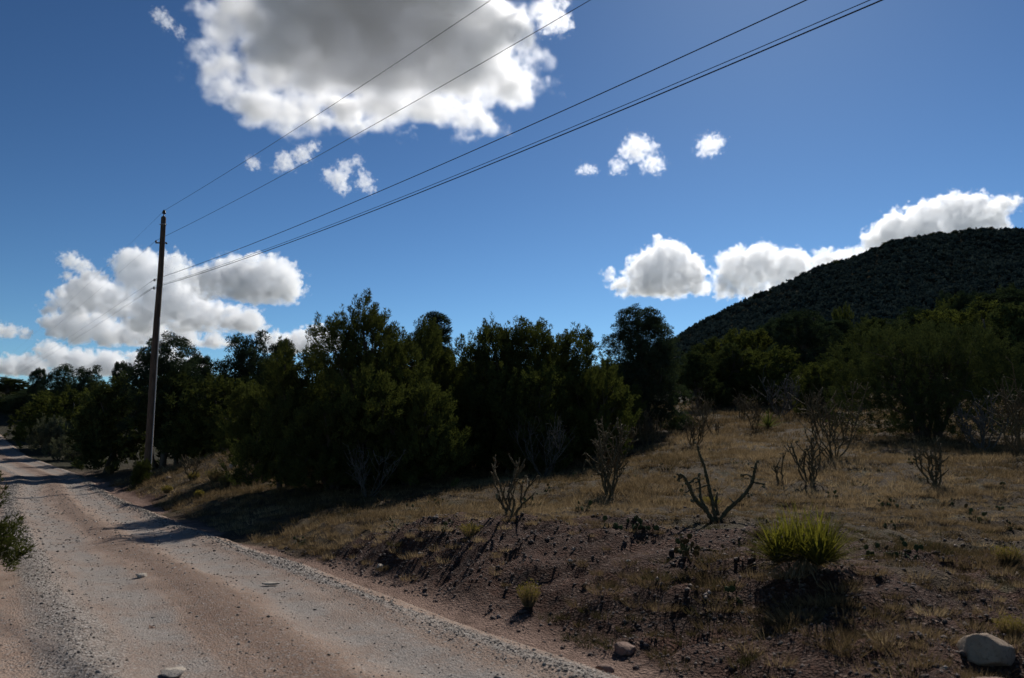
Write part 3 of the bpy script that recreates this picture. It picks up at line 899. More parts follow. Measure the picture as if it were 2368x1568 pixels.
wire(lv(664), (-0.2, -0.09), 2012, 0.006, 'thinner upper cable of the lowest close pair', -35, 894)
wire(lv(667), (-0.2, -0.10), 2040, 0.010, 'thicker lower cable of the lowest close pair', -35, 897)
# ---------------------------------------------------------------- cholla, yucca, prickly pear, dry shrubs
def stem_material(name, c0, c1, c2, scale=60):
    M = Mat(name)
    tc = M.node('ShaderNodeTexCoord').outputs['Object']
    n = M.noise(scale, 3, 0.7, tc); n2 = M.noise(5, 3, 0.6, tc)
    col = M.mix(M.maprange(n, 0.5, 0.66), M.ramp(n2, [(0.35, c0), (0.65, c1)]), c2)
    return M.principled(col, 0.9, M.bump(n, 1.0, 0.02), 0.15)
CHO = stem_material('cholla_stem', (0.07, 0.055, 0.032), (0.13, 0.095, 0.052), (0.26, 0.19, 0.11))
CHOG = stem_material('green_cholla_stem', (0.055, 0.05, 0.028), (0.095, 0.08, 0.042), (0.22, 0.17, 0.10))
DEAD = stem_material('dead_wood', (0.085, 0.072, 0.06), (0.17, 0.15, 0.13), (0.06, 0.05, 0.04), 20)
FRUIT = stem_material('dry_cholla_fruit', (0.16, 0.12, 0.06), (0.23, 0.19, 0.11), (0.08, 0.06, 0.04), 30)

def knobbly(g, path, r0, r1, rng, sides=5):
    """a jointed cactus stem: swells and pinches along its length, with rows of tubercles as ring waves"""
    path = np.asarray(path, float)
    L = np.linalg.norm(np.diff(path, axis=0), axis=1).sum()
    n = max(5, int(L / 0.038))
    t = np.linspace(0, 1, n); tt = np.linspace(0, 1, len(path))
    p = np.column_stack([np.interp(t, tt, path[:, k]) for k in range(3)])
    r = (r0 + (r1 - r0) * t) * (1 + 0.16 * np.where(np.arange(n) % 2, 1, -1) + 0.1 * np.sin(t * L * 26 + rng.random() * 6))
    r[-1] *= 0.7
    p[1:-1] += rng.normal(size=(n - 2, 3)) * r0 * 0.10
    g.tube(p, r, sides)

def grow(rng, stems, h, w, forks, curl=0.25, up=0.9):
    """limb paths of a cholla: list of (path, r0, r1, level)"""
    out = []
    for k in range(stems):
        a = k * 6.283 / stems + rng.normal() * 0.5
        reach = w * 0.5 * rng.uniform(0.35, 1.0)
        e = np.array([math.cos(a) * reach, math.sin(a) * reach, h * rng.uniform(0.62, 1.0)])
        b = np.array([math.cos(a) * 0.03, math.sin(a) * 0.03, -0.03])
        c = np.array([math.cos(a) * reach * 0.8, math.sin(a) * reach * 0.8, h * 0.35])
        t = np.linspace(0, 1, 9)[:, None]
        p = b * (1 - t) ** 2 + 2 * c * t * (1 - t) + e * t ** 2
        p[1:] += np.cumsum(rng.normal(size=(8, 3)) * h * 0.028, 0)
        out.append((p, 0.022, 0.012, 0))
        for f in range(forks + 2):
            i = rng.integers(3, 8)
            b2 = p[i]
            d = unit(unit(p[i] - p[i - 1]) * 0.5 + rng.normal(size=3) * np.array([0.8, 0.8, 0.35]) + np.array([0, 0, up * 0.6]))
            l = h * rng.uniform(0.14, 0.36)
            q = np.array([b2 + d * l * s + np.array([0, 0, l * curl * s * s]) for s in np.linspace(0, 1, 5)])
            out.append((q, 0.015, 0.010, 1))
            for f2 in range(2):
                if rng.random() < 0.55:
                    b3 = q[rng.integers(2, 5)]
                    d3 = unit(d * 0.4 + rng.normal(size=3) * 0.7 + np.array([0, 0, 0.3]))
                    l3 = h * rng.uniform(0.06, 0.16)
                    out.append((np.array([b3 + d3 * l3 * s for s in np.linspace(0, 1, 4)]), 0.014, 0.010, 2))
    return out

def cholla(px, base_py, hpx, wpx, label, seed, stems=6, forks=4, fruit=0, mat=None, paths=None, near=None, thick=1.0, curl=0.25):
    rng = np.random.default_rng(seed)
    x, y, z = ground_at(px, base_py) if near is None else near
    k = y / F_PX
    h, w = hpx * k, wpx * k
    limbs = paths(k) if paths else grow(rng, stems, h, w, forks, curl)
    e = empty('cholla_cactus', (x, y, z - 0.02))
    tag(e, label, 'cactus', 'tree cholla cacti on the dry grass')
    tw = Geo()
    for p, r0, r1, lev in limbs:
        if lev == 0 or paths:
            one = Geo(); knobbly(one, p, r0 * thick, r1 * thick, rng)
            nm = 'stem' if lev == 0 else 'branch'
            obj(nm, one.mesh(nm), mat or CHO, e)
        else: knobbly(tw, p, r0 * thick, r1 * thick, rng)
    if tw.n: tag(obj('branches', tw.mesh('branches'), mat or CHO, e), kind='stuff')
    if fruit:
        fg = Geo()
        ends = [p[-1] for p, _, _, lev in limbs]
        for i in range(fruit):
            c = ends[rng.integers(len(ends))] + rng.normal(size=3) * 0.025
            r = rng.uniform(0.014, 0.024)
            V, q = lathe([(0.001, -r), (r * 0.8, -r * 0.6), (r, 0.1 * r), (r * 0.7, r), (0.001, r * 0.9)], 6)
            fg.add(V + c, q)
        tag(obj('dry_fruit', fg.mesh('dry_fruit'), FRUIT, e), kind='stuff')
    return e

def traced(cols, jitter, seed):
    """limb paths whose bends were read off the photo relative to the plant's foot: pixels right, pixels up, metres toward the back"""
    def f(k):
        out = []
        for pts, r0, r1, lev in cols:
            P = np.array([(a * k, c, b * k) for a, b, c in pts])
            tt = np.linspace(0, 1, len(P)); t = np.linspace(0, 1, len(P) * 3)
            out.append((np.column_stack([np.interp(t, tt, P[:, i]) for i in range(3)]), r0, r1, lev))
        return out
    return f

big_cholla = traced([
    ([(-4, -6, 0), (-22, 22, -0.05), (-52, 52, -0.12), (-66, 80, -0.18), (-76, 100, -0.2), (-92, 106, -0.2)], 0.034, 0.020, 0),
    ([(0, -6, 0), (-4, 40, 0.05), (-12, 88, 0.08), (-17, 118, 0.1), (-28, 150, 0.1), (-32, 168, 0.1)], 0.032, 0.017, 0),
    ([(2, -4, 0), (28, 28, -0.05), (56, 52, -0.08), (76, 78, -0.1), (86, 104, -0.1), (90, 130, -0.12)], 0.032, 0.020, 0),
    ([(-20, 24, -0.05), (-32, 50, 0.05), (-30, 76, 0.1), (-32, 104, 0.1)], 0.024, 0.016, 0),
    ([(8, 12, 0.05), (6, 36, 0.12), (12, 62, 0.16)], 0.024, 0.016, 1),
    ([(-76, 100, -0.2), (-92, 92, -0.22)], 0.016, 0.011, 1), ([(-66, 84, -0.18), (-50, 96, -0.15), (-36, 92, -0.12)], 0.016, 0.011, 1),
    ([(-84, 104, -0.2), (-90, 90, -0.15)], 0.015, 0.011, 1), ([(-60, 70, -0.15), (-76, 64, -0.2)], 0.015, 0.011, 1),
    ([(-30, 88, 0.1), (-44, 84, 0.05)], 0.014, 0.01, 1), ([(-10, 80, 0.08), (-26, 74, 0.14), (-36, 70, 0.2)], 0.014, 0.01, 1),
    ([(84, 96, -0.1), (72, 104, -0.05), (64, 102, 0)], 0.016, 0.011, 1), ([(88, 118, -0.12), (74, 120, -0.2)], 0.015, 0.011, 1), ([(80, 88, -0.1), (98, 84, -0.16), (106, 82, -0.2)], 0.016, 0.011, 1),
    ([(66, 64, -0.09), (78, 60, -0.02)], 0.014, 0.01, 1), ([(40, 40, -0.06), (34, 52, 0.05)], 0.014, 0.01, 1), ([(-46, 46, -0.1), (-60, 46, -0.2)], 0.015, 0.011, 1)], 0, 1)
cholla(1655, 1203, 170, 190, 'sprawling cholla with long curved arms behind the yucca', 201, mat=CHOG, paths=big_cholla, fruit=16)
cholla(1410, 1147, 150, 120, 'dense bushy cholla in the middle of the grass, right of the junipers', 202, 9, 5, 60, curl=0.5)
cholla(1182, 1190, 118, 100, 'sparse thin-stemmed cholla on the brow of the bank', 203, 5, 2, 8)
cholla(1872, 1117, 104, 80, 'cholla of many upright stems in the right-hand grass', 204, 8, 2, 6)
cholla(1800, 1122, 70, 40, 'short two-stemmed cholla left of the upright one', 205, 3, 1, 2)
cholla(1925, 1064, 165, 150, 'large tangled cholla in front of the broad dark juniper', 206, 9, 6, 30)
cholla(2162, 1128, 118, 56, 'upright cholla with one tall straight stem in the right-hand grass', 207, 6, 1, 2, thick=1.15)
cholla(1604, 1032, 84, 84, 'bushy cholla in front of the lone pinyon', 208, 8, 4, 30)
cholla(1622, 978, 66, 64, 'pale-topped cholla at the left of the clearing', 209, 7, 4, 50)
cholla(1715, 970, 62, 60, 'pale-topped cholla at the back of the clearing', 210, 7, 4, 50)
cholla(1742, 993, 80, 54, 'slender cholla in front of the pale-topped one', 211, 5, 4, 40)
cholla(1806, 966, 100, 100, 'grey twiggy cholla in the middle of the clearing edge', 212, 9, 6, 10, mat=DEAD)
cholla(1436, 1062, 84, 80, 'brown cholla at the right foot of the main juniper clump', 213, 9, 5, 60)
cholla(2272, 1042, 120, 130, 'wide pale cholla by the right foot of the broad juniper', 214, 9, 5, 40, mat=DEAD)
cholla(2350, 1056, 180, 90, 'tall cholla cut by the right edge of the photograph', 215, 7, 5, 30)
cholla(1496, 1036, 84, 80, 'brown twiggy cholla in the shade of the lone pinyon', 216, 9, 5, 30)
cholla(1845, 950, 56, 44, 'small cholla right of the middle of the clearing edge', 217, 6, 3, 30)
cholla(1905, 962, 60, 60, 'small cholla at the left foot of the broad juniper', 218, 7, 3, 20)
cholla(445, 1112, 56, 66, 'dark crooked cholla on the bank right of the pole', 219, 6, 4, 0)
cholla(560, 1104, 110, 60, 'thin-stemmed cholla under the junipers right of the pole', 220, 6, 4, 10)
cholla(1655, 1010, 40, 44, 'tiny cholla low in the left of the clearing', 221, 5, 1, 0)

def dead_shrub(px, py, hpx, wpx, label, seed, stems=9, forks=3):
    rng = np.random.default_rng(seed)
    x, y, z = ground_at(px, py)
    k = y / F_PX
    e = empty('dead_shrub', (x, y, z - 0.02))
    tag(e, label, 'shrub', 'bare dead shrubs')
    a, b = Geo(), Geo()
    for p, r0, r1, lev in grow(rng, stems, hpx * k, wpx * k, forks, 0.4):
        (a if lev == 0 else b).tube(p, np.linspace(r0, r1, len(p)) * 0.42, 5)
    tag(obj('stems', a.mesh('stems'), DEAD, e), kind='stuff'); tag(obj('twigs', b.mesh('twigs'), DEAD, e), kind='stuff')
dead_shrub(850, 1150, 110, 130, 'bare grey shrub with fanned stems in front of the tallest juniper', 231, 12, 3)
dead_shrub(935, 1112, 60, 70, 'small bleached dead branch under the junipers', 232, 3, 3)
dead_shrub(1255, 1100, 120, 150, 'pale twiggy bush under the right side of the wide juniper', 233, 12, 5)
dead_shrub(610, 1060, 100, 120, 'bare twiggy shrub in the shade left of the tallest juniper', 234, 10, 5)

# yucca
def yucca(px, py, hpx, wpx, label, seed, blades, mat, dead=40, bw=0.022):
    rng = np.random.default_rng(seed)
    x, y, z = ground_at(px, py)
    k = y / F_PX
    h, r = hpx * k, wpx * k / 2
    e = empty('yucca', (x, y, z))
    tag(e, label, 'yucca')
    def rosette(n, cen, h, r, lo, hi, droop):
        g = Geo()
        for i in range(n):
            a = rng.random() * 6.283
            el = rng.uniform(lo, hi)
            l = h * rng.uniform(0.5, 1.15)
            d = np.array([math.cos(a) * math.cos(el), math.sin(a) * math.cos(el), math.sin(el)])
            s = np.array([-math.sin(a), math.cos(a), 0]); 
            t = np.linspace(0, 1, 6)
            p = cen + d * (t * l)[:, None] + np.array([0, 0, -1]) * (droop * l * t ** 2)[:, None] + s * (rng.normal() * 0.10 * l * t ** 2)[:, None]
            w = bw * rng.uniform(0.7, 1.2) * np.array([0.7, 1.0, 0.95, 0.7, 0.4, 0.03])
            nn = unit(np.cross(s, d))
            V = np.stack([p - s * w[:, None] * 0.5 + nn * w[:, None] * 0.18, p, p + s * w[:, None] * 0.5 + nn * w[:, None] * 0.18], 1).reshape(-1, 3)
            i0 = np.arange(5)[:, None] * 3
            q = np.vstack([np.concatenate([i0, i0 + 1, i0 + 4, i0 + 3], 1), np.concatenate([i0 + 1, i0 + 2, i0 + 5, i0 + 4], 1)])
            g.add(V, q, None, np.full(len(V), np.clip(rng.normal(0.5, 0.25), 0, 1)))
        return g
    heads = [(0.0, 0.0), (-0.55, 0.1), (0.5, 0.05), (0.15, -0.35), (-0.2, 0.4)] if blades > 150 else [(0, 0)]
    for hx, hy in heads:
        f = 1.0 if (hx, hy) == (0.0, 0.0) else rng.uniform(0.7, 0.95)
        gg = rosette(int(blades / len(heads)), np.array([hx * r, hy * r, 0.05]), h * f, r, 0.25, 1.5, 0.13)
        obj('rosette', gg.mesh('rosette'), mat, e)
    if dead:
        gg = rosette(dead, np.array([0, 0, 0.10]), h * 0.8, r, -0.15, 0.4, 0.30)
        obj('dead_leaves', gg.mesh('dead_leaves'), STRAW, e)
    return e
STRAW = leaf_material('dry_straw', (0.13, 0.095, 0.055), (0.34, 0.27, 0.165), (1.3, 1.2, 0.8, 1), 0.38)
YUC = leaf_material('yucca_blade', (0.06, 0.066, 0.019), (0.13, 0.126, 0.036), (1.6, 1.5, 0.6, 1), 0.4)
YUC2 = leaf_material('dull_yucca_blade', (0.05, 0.065, 0.025), (0.11, 0.12, 0.045), (1.3, 1.3, 0.7, 1))
yucca(1862, 1318, 158, 210, 'large yellow-green yucca clump on the bank, the brightest plant', 241, 800, YUC, 160, 0.014)
yucca(1776, 992, 50, 50, 'small spiky dark green yucca at the back of the clearing', 242, 70, YUC2, 10, 0.04)

# yellow-green broom-like shrublets
BROOM = leaf_material('broom_shrub', (0.10, 0.085, 0.025), (0.22, 0.19, 0.05), (1.3, 1.2, 0.6, 1))
def broom(px, py, hpx, wpx, label, seed, mat=None, n=420):
    rng = np.random.default_rng(seed)
    x, y, z = ground_at(px, py)
    k = y / F_PX; h, r = hpx * k, wpx * k / 2
    e = empty('broom_shrub', (x, y, z - 0.01))
    tag(e, label, 'shrub', 'low yellowish shrublets')
    a = rng.random(n) * 6.283; q = np.sqrt(rng.random(n))
    foot = np.column_stack([np.cos(a) * q * r * 0.35, np.sin(a) * q * r * 0.35, np.zeros(n)])
    tip = np.column_stack([np.cos(a) * q * r, np.sin(a) * q * r, h * np.sqrt(np.clip(1 - 0.55 * q * q, 0, 1)) * rng.uniform(0.65, 1.05, n)])
    V, T, A = leaves(rng, foot, unit(tip - foot), np.linalg.norm(tip - foot, axis=1), np.full(n, max(0.006, 0.9 * k)), np.clip(rng.normal(0.4, 0.2, n), 0, 1))
    g = Geo(); g.add(V, None, T, A)
    m = n
    V, T, A = leaves(rng, foot + (tip - foot) * rng.uniform(0.6, 1.0, m)[:, None], unit(rng.normal(size=(m, 3)) + np.array([0, 0, 0.8])), np.full(m, 2.2 * k + 0.01), np.full(m, 1.4 * k + 0.004), np.clip(rng.normal(0.65, 0.2, m), 0, 1))
    g2 = Geo(); g2.add(V, None, T, A)
    obj('stem', g.mesh('stem', False), STRAW, e)
    obj('foliage', g2.mesh('foliage', False), mat or BROOM, e)
for i, (px, py, h, w, label) in enumerate([
    (497, 1112, 30, 50, 'yellow-green shrublet on the bank right of the pole'),
    (520, 1128, 36, 36, 'yellow-green shrublet nearest the tree shadow right of the pole'),
    (447, 1112, 22, 32, 'yellowish shrublet under the crooked cholla by the pole'),
    (255, 1095, 20, 26, 'tiny orange-yellow shrublet left of the pole foot'),
    (386, 1140, 18, 28, 'low yellow tuft on the ditch slope below the pole'),
    (460, 1152, 20, 24, 'small yellow tuft lowest on the bank by the tree shadow'),
    (1088, 1240, 34, 60, 'yellow-orange shrublet at the top of the gravel bank'),
    (1222, 1400, 60, 60, 'yellow-green shrublet in the middle of the gravel bank'),
    (1885, 945, 20, 26, 'tiny yellow shrublet at the back of the clearing'),
    (2330, 1300, 46, 70, 'straw-coloured shrublet at the right edge above the boulder'),
    (2340, 1470, 50, 80, 'dry shrublet close above the boulder'),
    (1640, 1175, 30, 60, 'grass-like shrublet at the left of the sprawling cholla foot')]):
    broom(px, py, h, w, label, 300 + i)

# prickly pears
PAD = stem_material('prickly_pear_pad', (0.06, 0.08, 0.028), (0.11, 0.13, 0.045), (0.17, 0.16, 0.08), 45)
PADB = stem_material('browned_prickly_pear_pad', (0.13, 0.075, 0.03), (0.17, 0.11, 0.04), (0.10, 0.09, 0.03), 45)
def pad_mesh():
    n, m = 10, 5
    V = []
    for j in range(m):
        w = math.sin((j + 0.5) / m * math.pi); yy = -math.cos((j + 0.5) / m * math.pi)
        for i in range(n):
            a = i / n * 6.283
            V.append((math.cos(a) * w * 0.46, yy * 0.09, 0.5 + math.sin(a) * w * 0.5))
    q = [[j * n + i, j * n + (i + 1) % n, (j + 1) * n + (i + 1) % n, (j + 1) * n + i] for j in range(m - 1) for i in range(n)]
    V += [(0, -0.09, 0.5), (0, 0.09, 0.5)]
    t = [[(i + 1) % n, i, m * n] for i in range(n)] + [[(m - 1) * n + i, (m - 1) * n + (i + 1) % n, m * n + 1] for i in range(n)]
    return mesh_np('pad', np.array(V), [np.array(q), np.array(t)], True)
PADM, PADM2 = pad_mesh(), pad_mesh()
PADM.materials.append(PAD); PADM2.materials.append(PADB)
def pear(px, py, wpx, pads, label, seed, group, brown=0.2):
    rng = np.random.default_rng(seed)
    x, y, z = ground_at(px, py)
    r = wpx * y / F_PX / 2 * 0.8
    pads = int(pads * 1.5)
    e = empty('prickly_pear', (x, y, z), rng.uniform(0, 6))
    tag(e, label, 'cactus', group)
    made = []
    for i in range(pads):
        s = rng.uniform(0.05, 0.088)
        if made and rng.random() < 0.25:
            bx, by, bz, bs, ba = made[rng.integers(len(made))]
            p = (bx + rng.normal() * 0.03, by + rng.normal() * 0.03, bz + bs * 0.85); s *= 0.85
        else:
            a = rng.random() * 6.283; q = math.sqrt(rng.random()) * r
            p = (math.cos(a) * q, math.sin(a) * q, -0.03)
        rz = rng.uniform(0, 6.283)
        made.append((p[0], p[1], max(0, p[2]), s, rz))
        o = obj('pad', PADM2 if rng.random() < brown else PADM, None, e, p, (rng.normal() * 0.35, rng.normal() * 0.35, rz), (s, s, s))
    return e
pear(1440, 1218, 110, 18, 'row of prickly pears along the brow of the gravel bank', 401, 'prickly pears')
pear(890, 1228, 60, 12, 'green prickly pear clump at the left end of the bank top', 402, 'prickly pears')
pear(700, 1262, 60, 9, 'dark prickly pear low beside the road bend', 403, 'prickly pears')
pear(1610, 1280, 140, 26, 'orange-tinged prickly pear thicket left of the yucca', 404, 'prickly pears', 0.6)
pear(1500, 1230, 60, 9, 'prickly pears just left of the sprawling cholla', 405, 'prickly pears')
pear(2085, 1170, 110, 16, 'dark prickly pear row right of the upright chollas', 406, 'prickly pears')
pear(2060, 1220, 40, 8, 'single upright prickly pear right behind the yucca', 407, 'prickly pears', 0.0)
pear(2090, 1285, 110, 14, 'green prickly pears right of the yucca', 408, 'prickly pears', 0.1)
pear(2260, 1200, 60, 8, 'prickly pear pair in the far right grass', 409, 'prickly pears')
pear(1040, 1225, 60, 10, 'prickly pears behind the yellow-orange shrublet', 410, 'prickly pears')
pear(1340, 1105, 80, 12, 'prickly pears in the grass beside the bushy cholla', 411, 'prickly pears')
pear(1700, 1395, 60, 9, 'small prickly pear on the bank below the sprawling cholla', 412, 'prickly pears')
pear(2010, 1285, 30, 4, 'grey prickly pear pads at the right side of the yucca', 413, 'prickly pears', 0)
rng = np.random.default_rng(9)
spots = [(1540, 1085), (1700, 1070), (1640, 1045), (1760, 1050), (2050, 1090), (2110, 1070), (2180, 1075), (2240, 1110), (2320, 1130), (1990, 1120), (1930, 1150), (2300, 1175), (1480, 1110), (1270, 1135), (1720, 1110),
         (1230, 1165), (960, 1180), (1000, 1165), (1640, 1110), (2020, 1160), (2200, 1165), (1580, 1135), (1350, 1180), (1820, 1180), (2340, 1225)]
for i, (px, py) in enumerate(spots):
    pear(px, py, rng.uniform(30, 60), int(rng.integers(5, 9)), 'small prickly pear clump scattered in the dry grass', 430 + i, 'scattered prickly pears')
# ---------------------------------------------------------------- dry grass: nobody could count it
rng = np.random.default_rng(42)
def sample(n, x0, x1, y0, y1):
    return rng.uniform(x0, x1, n), rng.uniform(y0, y1, n)
def in_view(x, y, margin=1.22):
    return (np.abs(x) < y * (CX / F_PX) * margin + 1.6)
def grass_patch(count, x0, x1, y0, y1, blades, hmin, hmax, bw, tuft_r, bank=False):
    x, y = sample(count, x0, x1, y0, y1)
    s, t, zr = road_st(x, y)
    gm = grass_mask(x, y, s)
    patch = fbm(x, y, 1.6, 3, 51)
    if bank: keep = (s > 0.7) & (gm < 0.75) & (rng.random(count) < np.clip(0.26 + 0.7 * patch, 0.06, 1))
    else: keep = (s > 0.6) & (rng.random(count) < gm * np.clip(0.85 + 0.7 * patch, 0.4, 1))
    keep &= in_view(x, y)
    x, y, s, patch = x[keep], y[keep], s[keep], patch[keep]
    m = len(x)
    z = ground_z(x, y)
    size = rng.uniform(0.55, 1.3, m) * (0.85 + 0.4 * patch)
    k = np.repeat(np.arange(m), blades)
    n = len(k)
    a = rng.random(n) * 6.283; q = np.sqrt(rng.random(n)) * tuft_r * size[k]
    dx, dy = np.cos(a) * q, np.sin(a) * q
    lean = q / tuft_r * 1.05 + rng.normal(0, 0.25, n)
    wind = 0.12
    ax = unit(np.column_stack([np.cos(a) * lean + wind + rng.normal(0, 0.12, n), np.sin(a) * lean + rng.normal(0, 0.12, n), np.ones(n)]))
    pos = np.column_stack([x[k] + dx, y[k] + dy, z[k] - 0.015])
    green = np.clip(0.55 - 0.2 * smooth01(12.5, 8.5, y) + 0.35 * fbm(x, y, 3.5, 2, 52) + rng.normal(0, 0.16, m), 0, 1)
    return leaves(rng, pos, ax, rng.uniform(hmin, hmax, n) * size[k], bw * rng.uniform(0.7, 1.3, n), np.clip(green[k] + rng.normal(0, 0.1, n), 0, 1))
def grass_material():
    M = Mat('dry_grass')
    a = M.attr('tint').outputs['Fac']
    col = M.ramp(a, [(0.05, (0.05, 0.046, 0.018)), (0.3, (0.10, 0.069, 0.036)), (0.6, (0.205, 0.142, 0.075)), (0.95, (0.40, 0.295, 0.165))])
    d = M.node('ShaderNodeBsdfDiffuse', {'Color': col}); t = M.node('ShaderNodeBsdfTranslucent', {'Color': col})
    mx = M.node('ShaderNodeMixShader', {0: 0.35, 1: d.outputs[0], 2: t.outputs[0]})
    M.l.new(mx.outputs[0], M.out.inputs[0])
    return M.m
g = Geo()
for args in [(7500, -10, 10, 5, 15, 85, 0.03, 0.115, 0.0065, 0.125), (11500, -16, 20, 14, 24, 34, 0.07, 0.20, 0.010, 0.14), (12500, -26, 32, 23, 36, 22, 0.09, 0.26, 0.016, 0.19), (6000, -10, 32, 35, 52, 18, 0.12, 0.32, 0.024, 0.24)]:
    V, T, A = grass_patch(*args); g.add(V, None, T, A)
V, T, A = grass_patch(6500, -6, 9, 5, 14, 120, 0.04, 0.12, 0.006, 0.13, bank=True); g.add(V, None, T, A)
GRASS = grass_material()
grass = obj('dry_grass', g.mesh('dry_grass', False), GRASS)
tag(grass, 'dry straw-coloured grass tufts over the slope', kind='stuff')

# ---------------------------------------------------------------- loose stones: on the bank, in the ridges the grader left, and over the road
OCT = unit(np.array([(1, 0, 0), (-1, 0, 0), (0, 1, 0), (0, -1, 0), (0, 0, 1), (0, 0, -1)], float))
OCF = np.array([(0, 2, 4), (2, 1, 4), (1, 3, 4), (3, 0, 4), (2, 0, 5), (1, 2, 5), (3, 1, 5), (0, 3, 5)])
def stones(pos, size, flat=0.65):
    n = len(pos)
    V = OCT[None] * size[:, None, None] * rng.uniform(0.6, 1.3, (n, 6, 1)) + rng.normal(size=(n, 6, 3)) * size[:, None, None] * 0.18
    V[:, :, 2] *= flat
    a = rng.random(n) * 6.283; c, s_ = np.cos(a)[:, None], np.sin(a)[:, None]
    X = V[:, :, 0] * c - V[:, :, 1] * s_; Y = V[:, :, 0] * s_ + V[:, :, 1] * c
    V = np.stack([X, Y, V[:, :, 2]], -1) + pos[:, None]
    T = (OCF[None] + (np.arange(n) * 6)[:, None, None]).reshape(-1, 3)
    return V.reshape(-1, 3), T
def stone_material(name, stops):
    M = Mat(name)
    a = M.attr('tint').outputs['Fac']
    tc = M.node('ShaderNodeTexCoord').outputs['Object']
    c = M.mix(0.15, M.ramp(a, stops), M.ramp(M.noise(60, 3, 0.6, tc), [(0.3, (0.08, 0.07, 0.065)), (0.7, (0.3, 0.27, 0.25))]))
    return M.principled(c, 0.85, None, 0.25)
ROADSTONE = stone_material('road_gravel', [(0.0, (0.045, 0.036, 0.03)), (0.45, (0.15, 0.13, 0.113)), (0.85, (0.30, 0.27, 0.24)), (1.0, (0.5, 0.45, 0.4))])
BANKSTONE = stone_material('bank_gravel', [(0.0, (0.026, 0.015, 0.012)), (0.5, (0.065, 0.04, 0.032)), (0.85, (0.13, 0.092, 0.077)), (1.0, (0.30, 0.24, 0.2))])
def road_xyz(s, t):
    x = np.interp(t, CT, CXR) + np.interp(t, CT, _ty) * s
    y = np.interp(t, CT, CYR) - np.interp(t, CT, _tx) * s
    z = np.interp(t, CT, CZR) + 0.015 + road_profile(s, t, x, y)
    return x, y, z
t_near = float(np.interp(5.0, CYR, CT)); 
g = Geo()
n = 32000
t = t_near + 48 * rng.random(n) ** 2.3
which = rng.random(n)
s = np.where(which < 0.30, -0.2 + rng.normal(0, 0.12, n), np.where(which < 0.55, -3.05 + rng.normal(0, 0.15, n), rng.uniform(-4.3, 0.3, n)))
x, y, z = road_xyz(s, t)
keep = in_view(x, y) & (y > 4.5)
size = np.where(which < 0.55, rng.gamma(3.0, 0.0021, n), rng.gamma(2.0, 0.0031, n)) * np.clip(y / 9.0, 0.9, 2.2)
size = np.clip(size, 0.003, 0.03)
P = np.column_stack([x, y, z + size * 0.15])[keep]; size = size[keep]
V, T = stones(P, size); g.add(V, None, T, np.repeat(np.clip(rng.normal(0.5, 0.22, len(P)), 0, 1), 6))
gravel = obj('road_gravel', g.mesh('road_gravel', False), ROADSTONE)
tag(gravel, 'loose grey gravel lying in ridges on the road', kind='stuff')
g = Geo()
x, y = sample(90000, -9, 9, 5, 14)
s, t, zr = road_st(x, y)
gm = grass_mask(x, y, s)
keep = (s > 0.45) & in_view(x, y) & (rng.random(len(x)) < np.clip(1.05 - gm, 0.06, 1) * np.clip(0.35 + 0.9 * fbm(x, y, 1.2, 3, 61) + 0.35, 0.05, 1))
x, y = x[keep], y[keep]
size = np.clip(rng.gamma(1.7, 0.0068, len(x)) * np.clip(y / 9.0, 0.8, 1.6), 0.004, 0.034)
z = ground_z(x, y) + size * 0.1
V, T = stones(np.column_stack([x, y, z]), size); g.add(V, None, T, np.repeat(np.clip(rng.normal(0.5, 0.22, len(x)), 0, 1), 6))
bank_gravel = obj('bank_gravel', g.mesh('bank_gravel', False), BANKSTONE)
tag(bank_gravel, 'reddish brown stones strewn over the cut bank', kind='stuff')

# ---------------------------------------------------------------- single rocks
def rock_mesh(seed, dims, rough=0.16, sub=4, flat_bottom=True):
    import bmesh
    bm = bmesh.new()
    bmesh.ops.create_icosphere(bm, subdivisions=sub, radius=1.0)
    r = random.Random(seed)
    off = Vector((r.uniform(0, 99), r.uniform(0, 99), r.uniform(0, 99)))
    planes = [(Vector((r.gauss(0, 1), r.gauss(0, 1), r.gauss(0, 1))).normalized(), r.uniform(0.62, 0.9)) for k in range(11)]
    for v in bm.verts:
        n = mnoise.noise(v.co * 1.1 + off) * 1.0 + mnoise.noise(v.co * 2.7 + off) * 0.45 + mnoise.noise(v.co * 6.0 + off) * 0.18
        v.co = v.co * (1 + rough * n)
        for pn, pd in planes:          # knock off flat facets
            e = v.co.dot(pn) - pd
            if e > 0: v.co -= pn * e * 0.92
        v.co.x *= dims[0]; v.co.y *= dims[1]; v.co.z *= dims[2]
    me = bpy.data.meshes.new('rock')
    bm.to_mesh(me); bm.free()
    me.polygons.foreach_set('use_smooth', np.ones(len(me.polygons), dtype=bool))
    return me
def rock_material(name, c0, c1, c2):
    M = Mat(name)
    tc = M.node('ShaderNodeTexCoord').outputs['Object']
    n = M.noise(7, 6, 0.65, tc); n2 = M.noise(40, 4, 0.7, tc)
    col = M.mix(M.maprange(n2, 0.5, 0.7), M.ramp(n, [(0.3, c0), (0.7, c1)]), c2)
    return M.principled(col, 0.9, M.bump(M.math('ADD', n, M.math('MULTIPLY', n2, 0.4)), 0.8, 0.03), 0.2)
RPALE = rock_material('pale_sandstone', (0.25, 0.18, 0.125), (0.36, 0.275, 0.20), (0.17, 0.12, 0.085))
RPINK = rock_material('pink_sandstone', (0.17, 0.105, 0.08), (0.28, 0.19, 0.15), (0.12, 0.08, 0.06))
RWHITE = rock_material('bleached_stone', (0.38, 0.32, 0.26), (0.5, 0.44, 0.37), (0.28, 0.23, 0.19))
RGREY = rock_material('grey_limestone', (0.22, 0.21, 0.20), (0.36, 0.345, 0.33), (0.15, 0.14, 0.13))
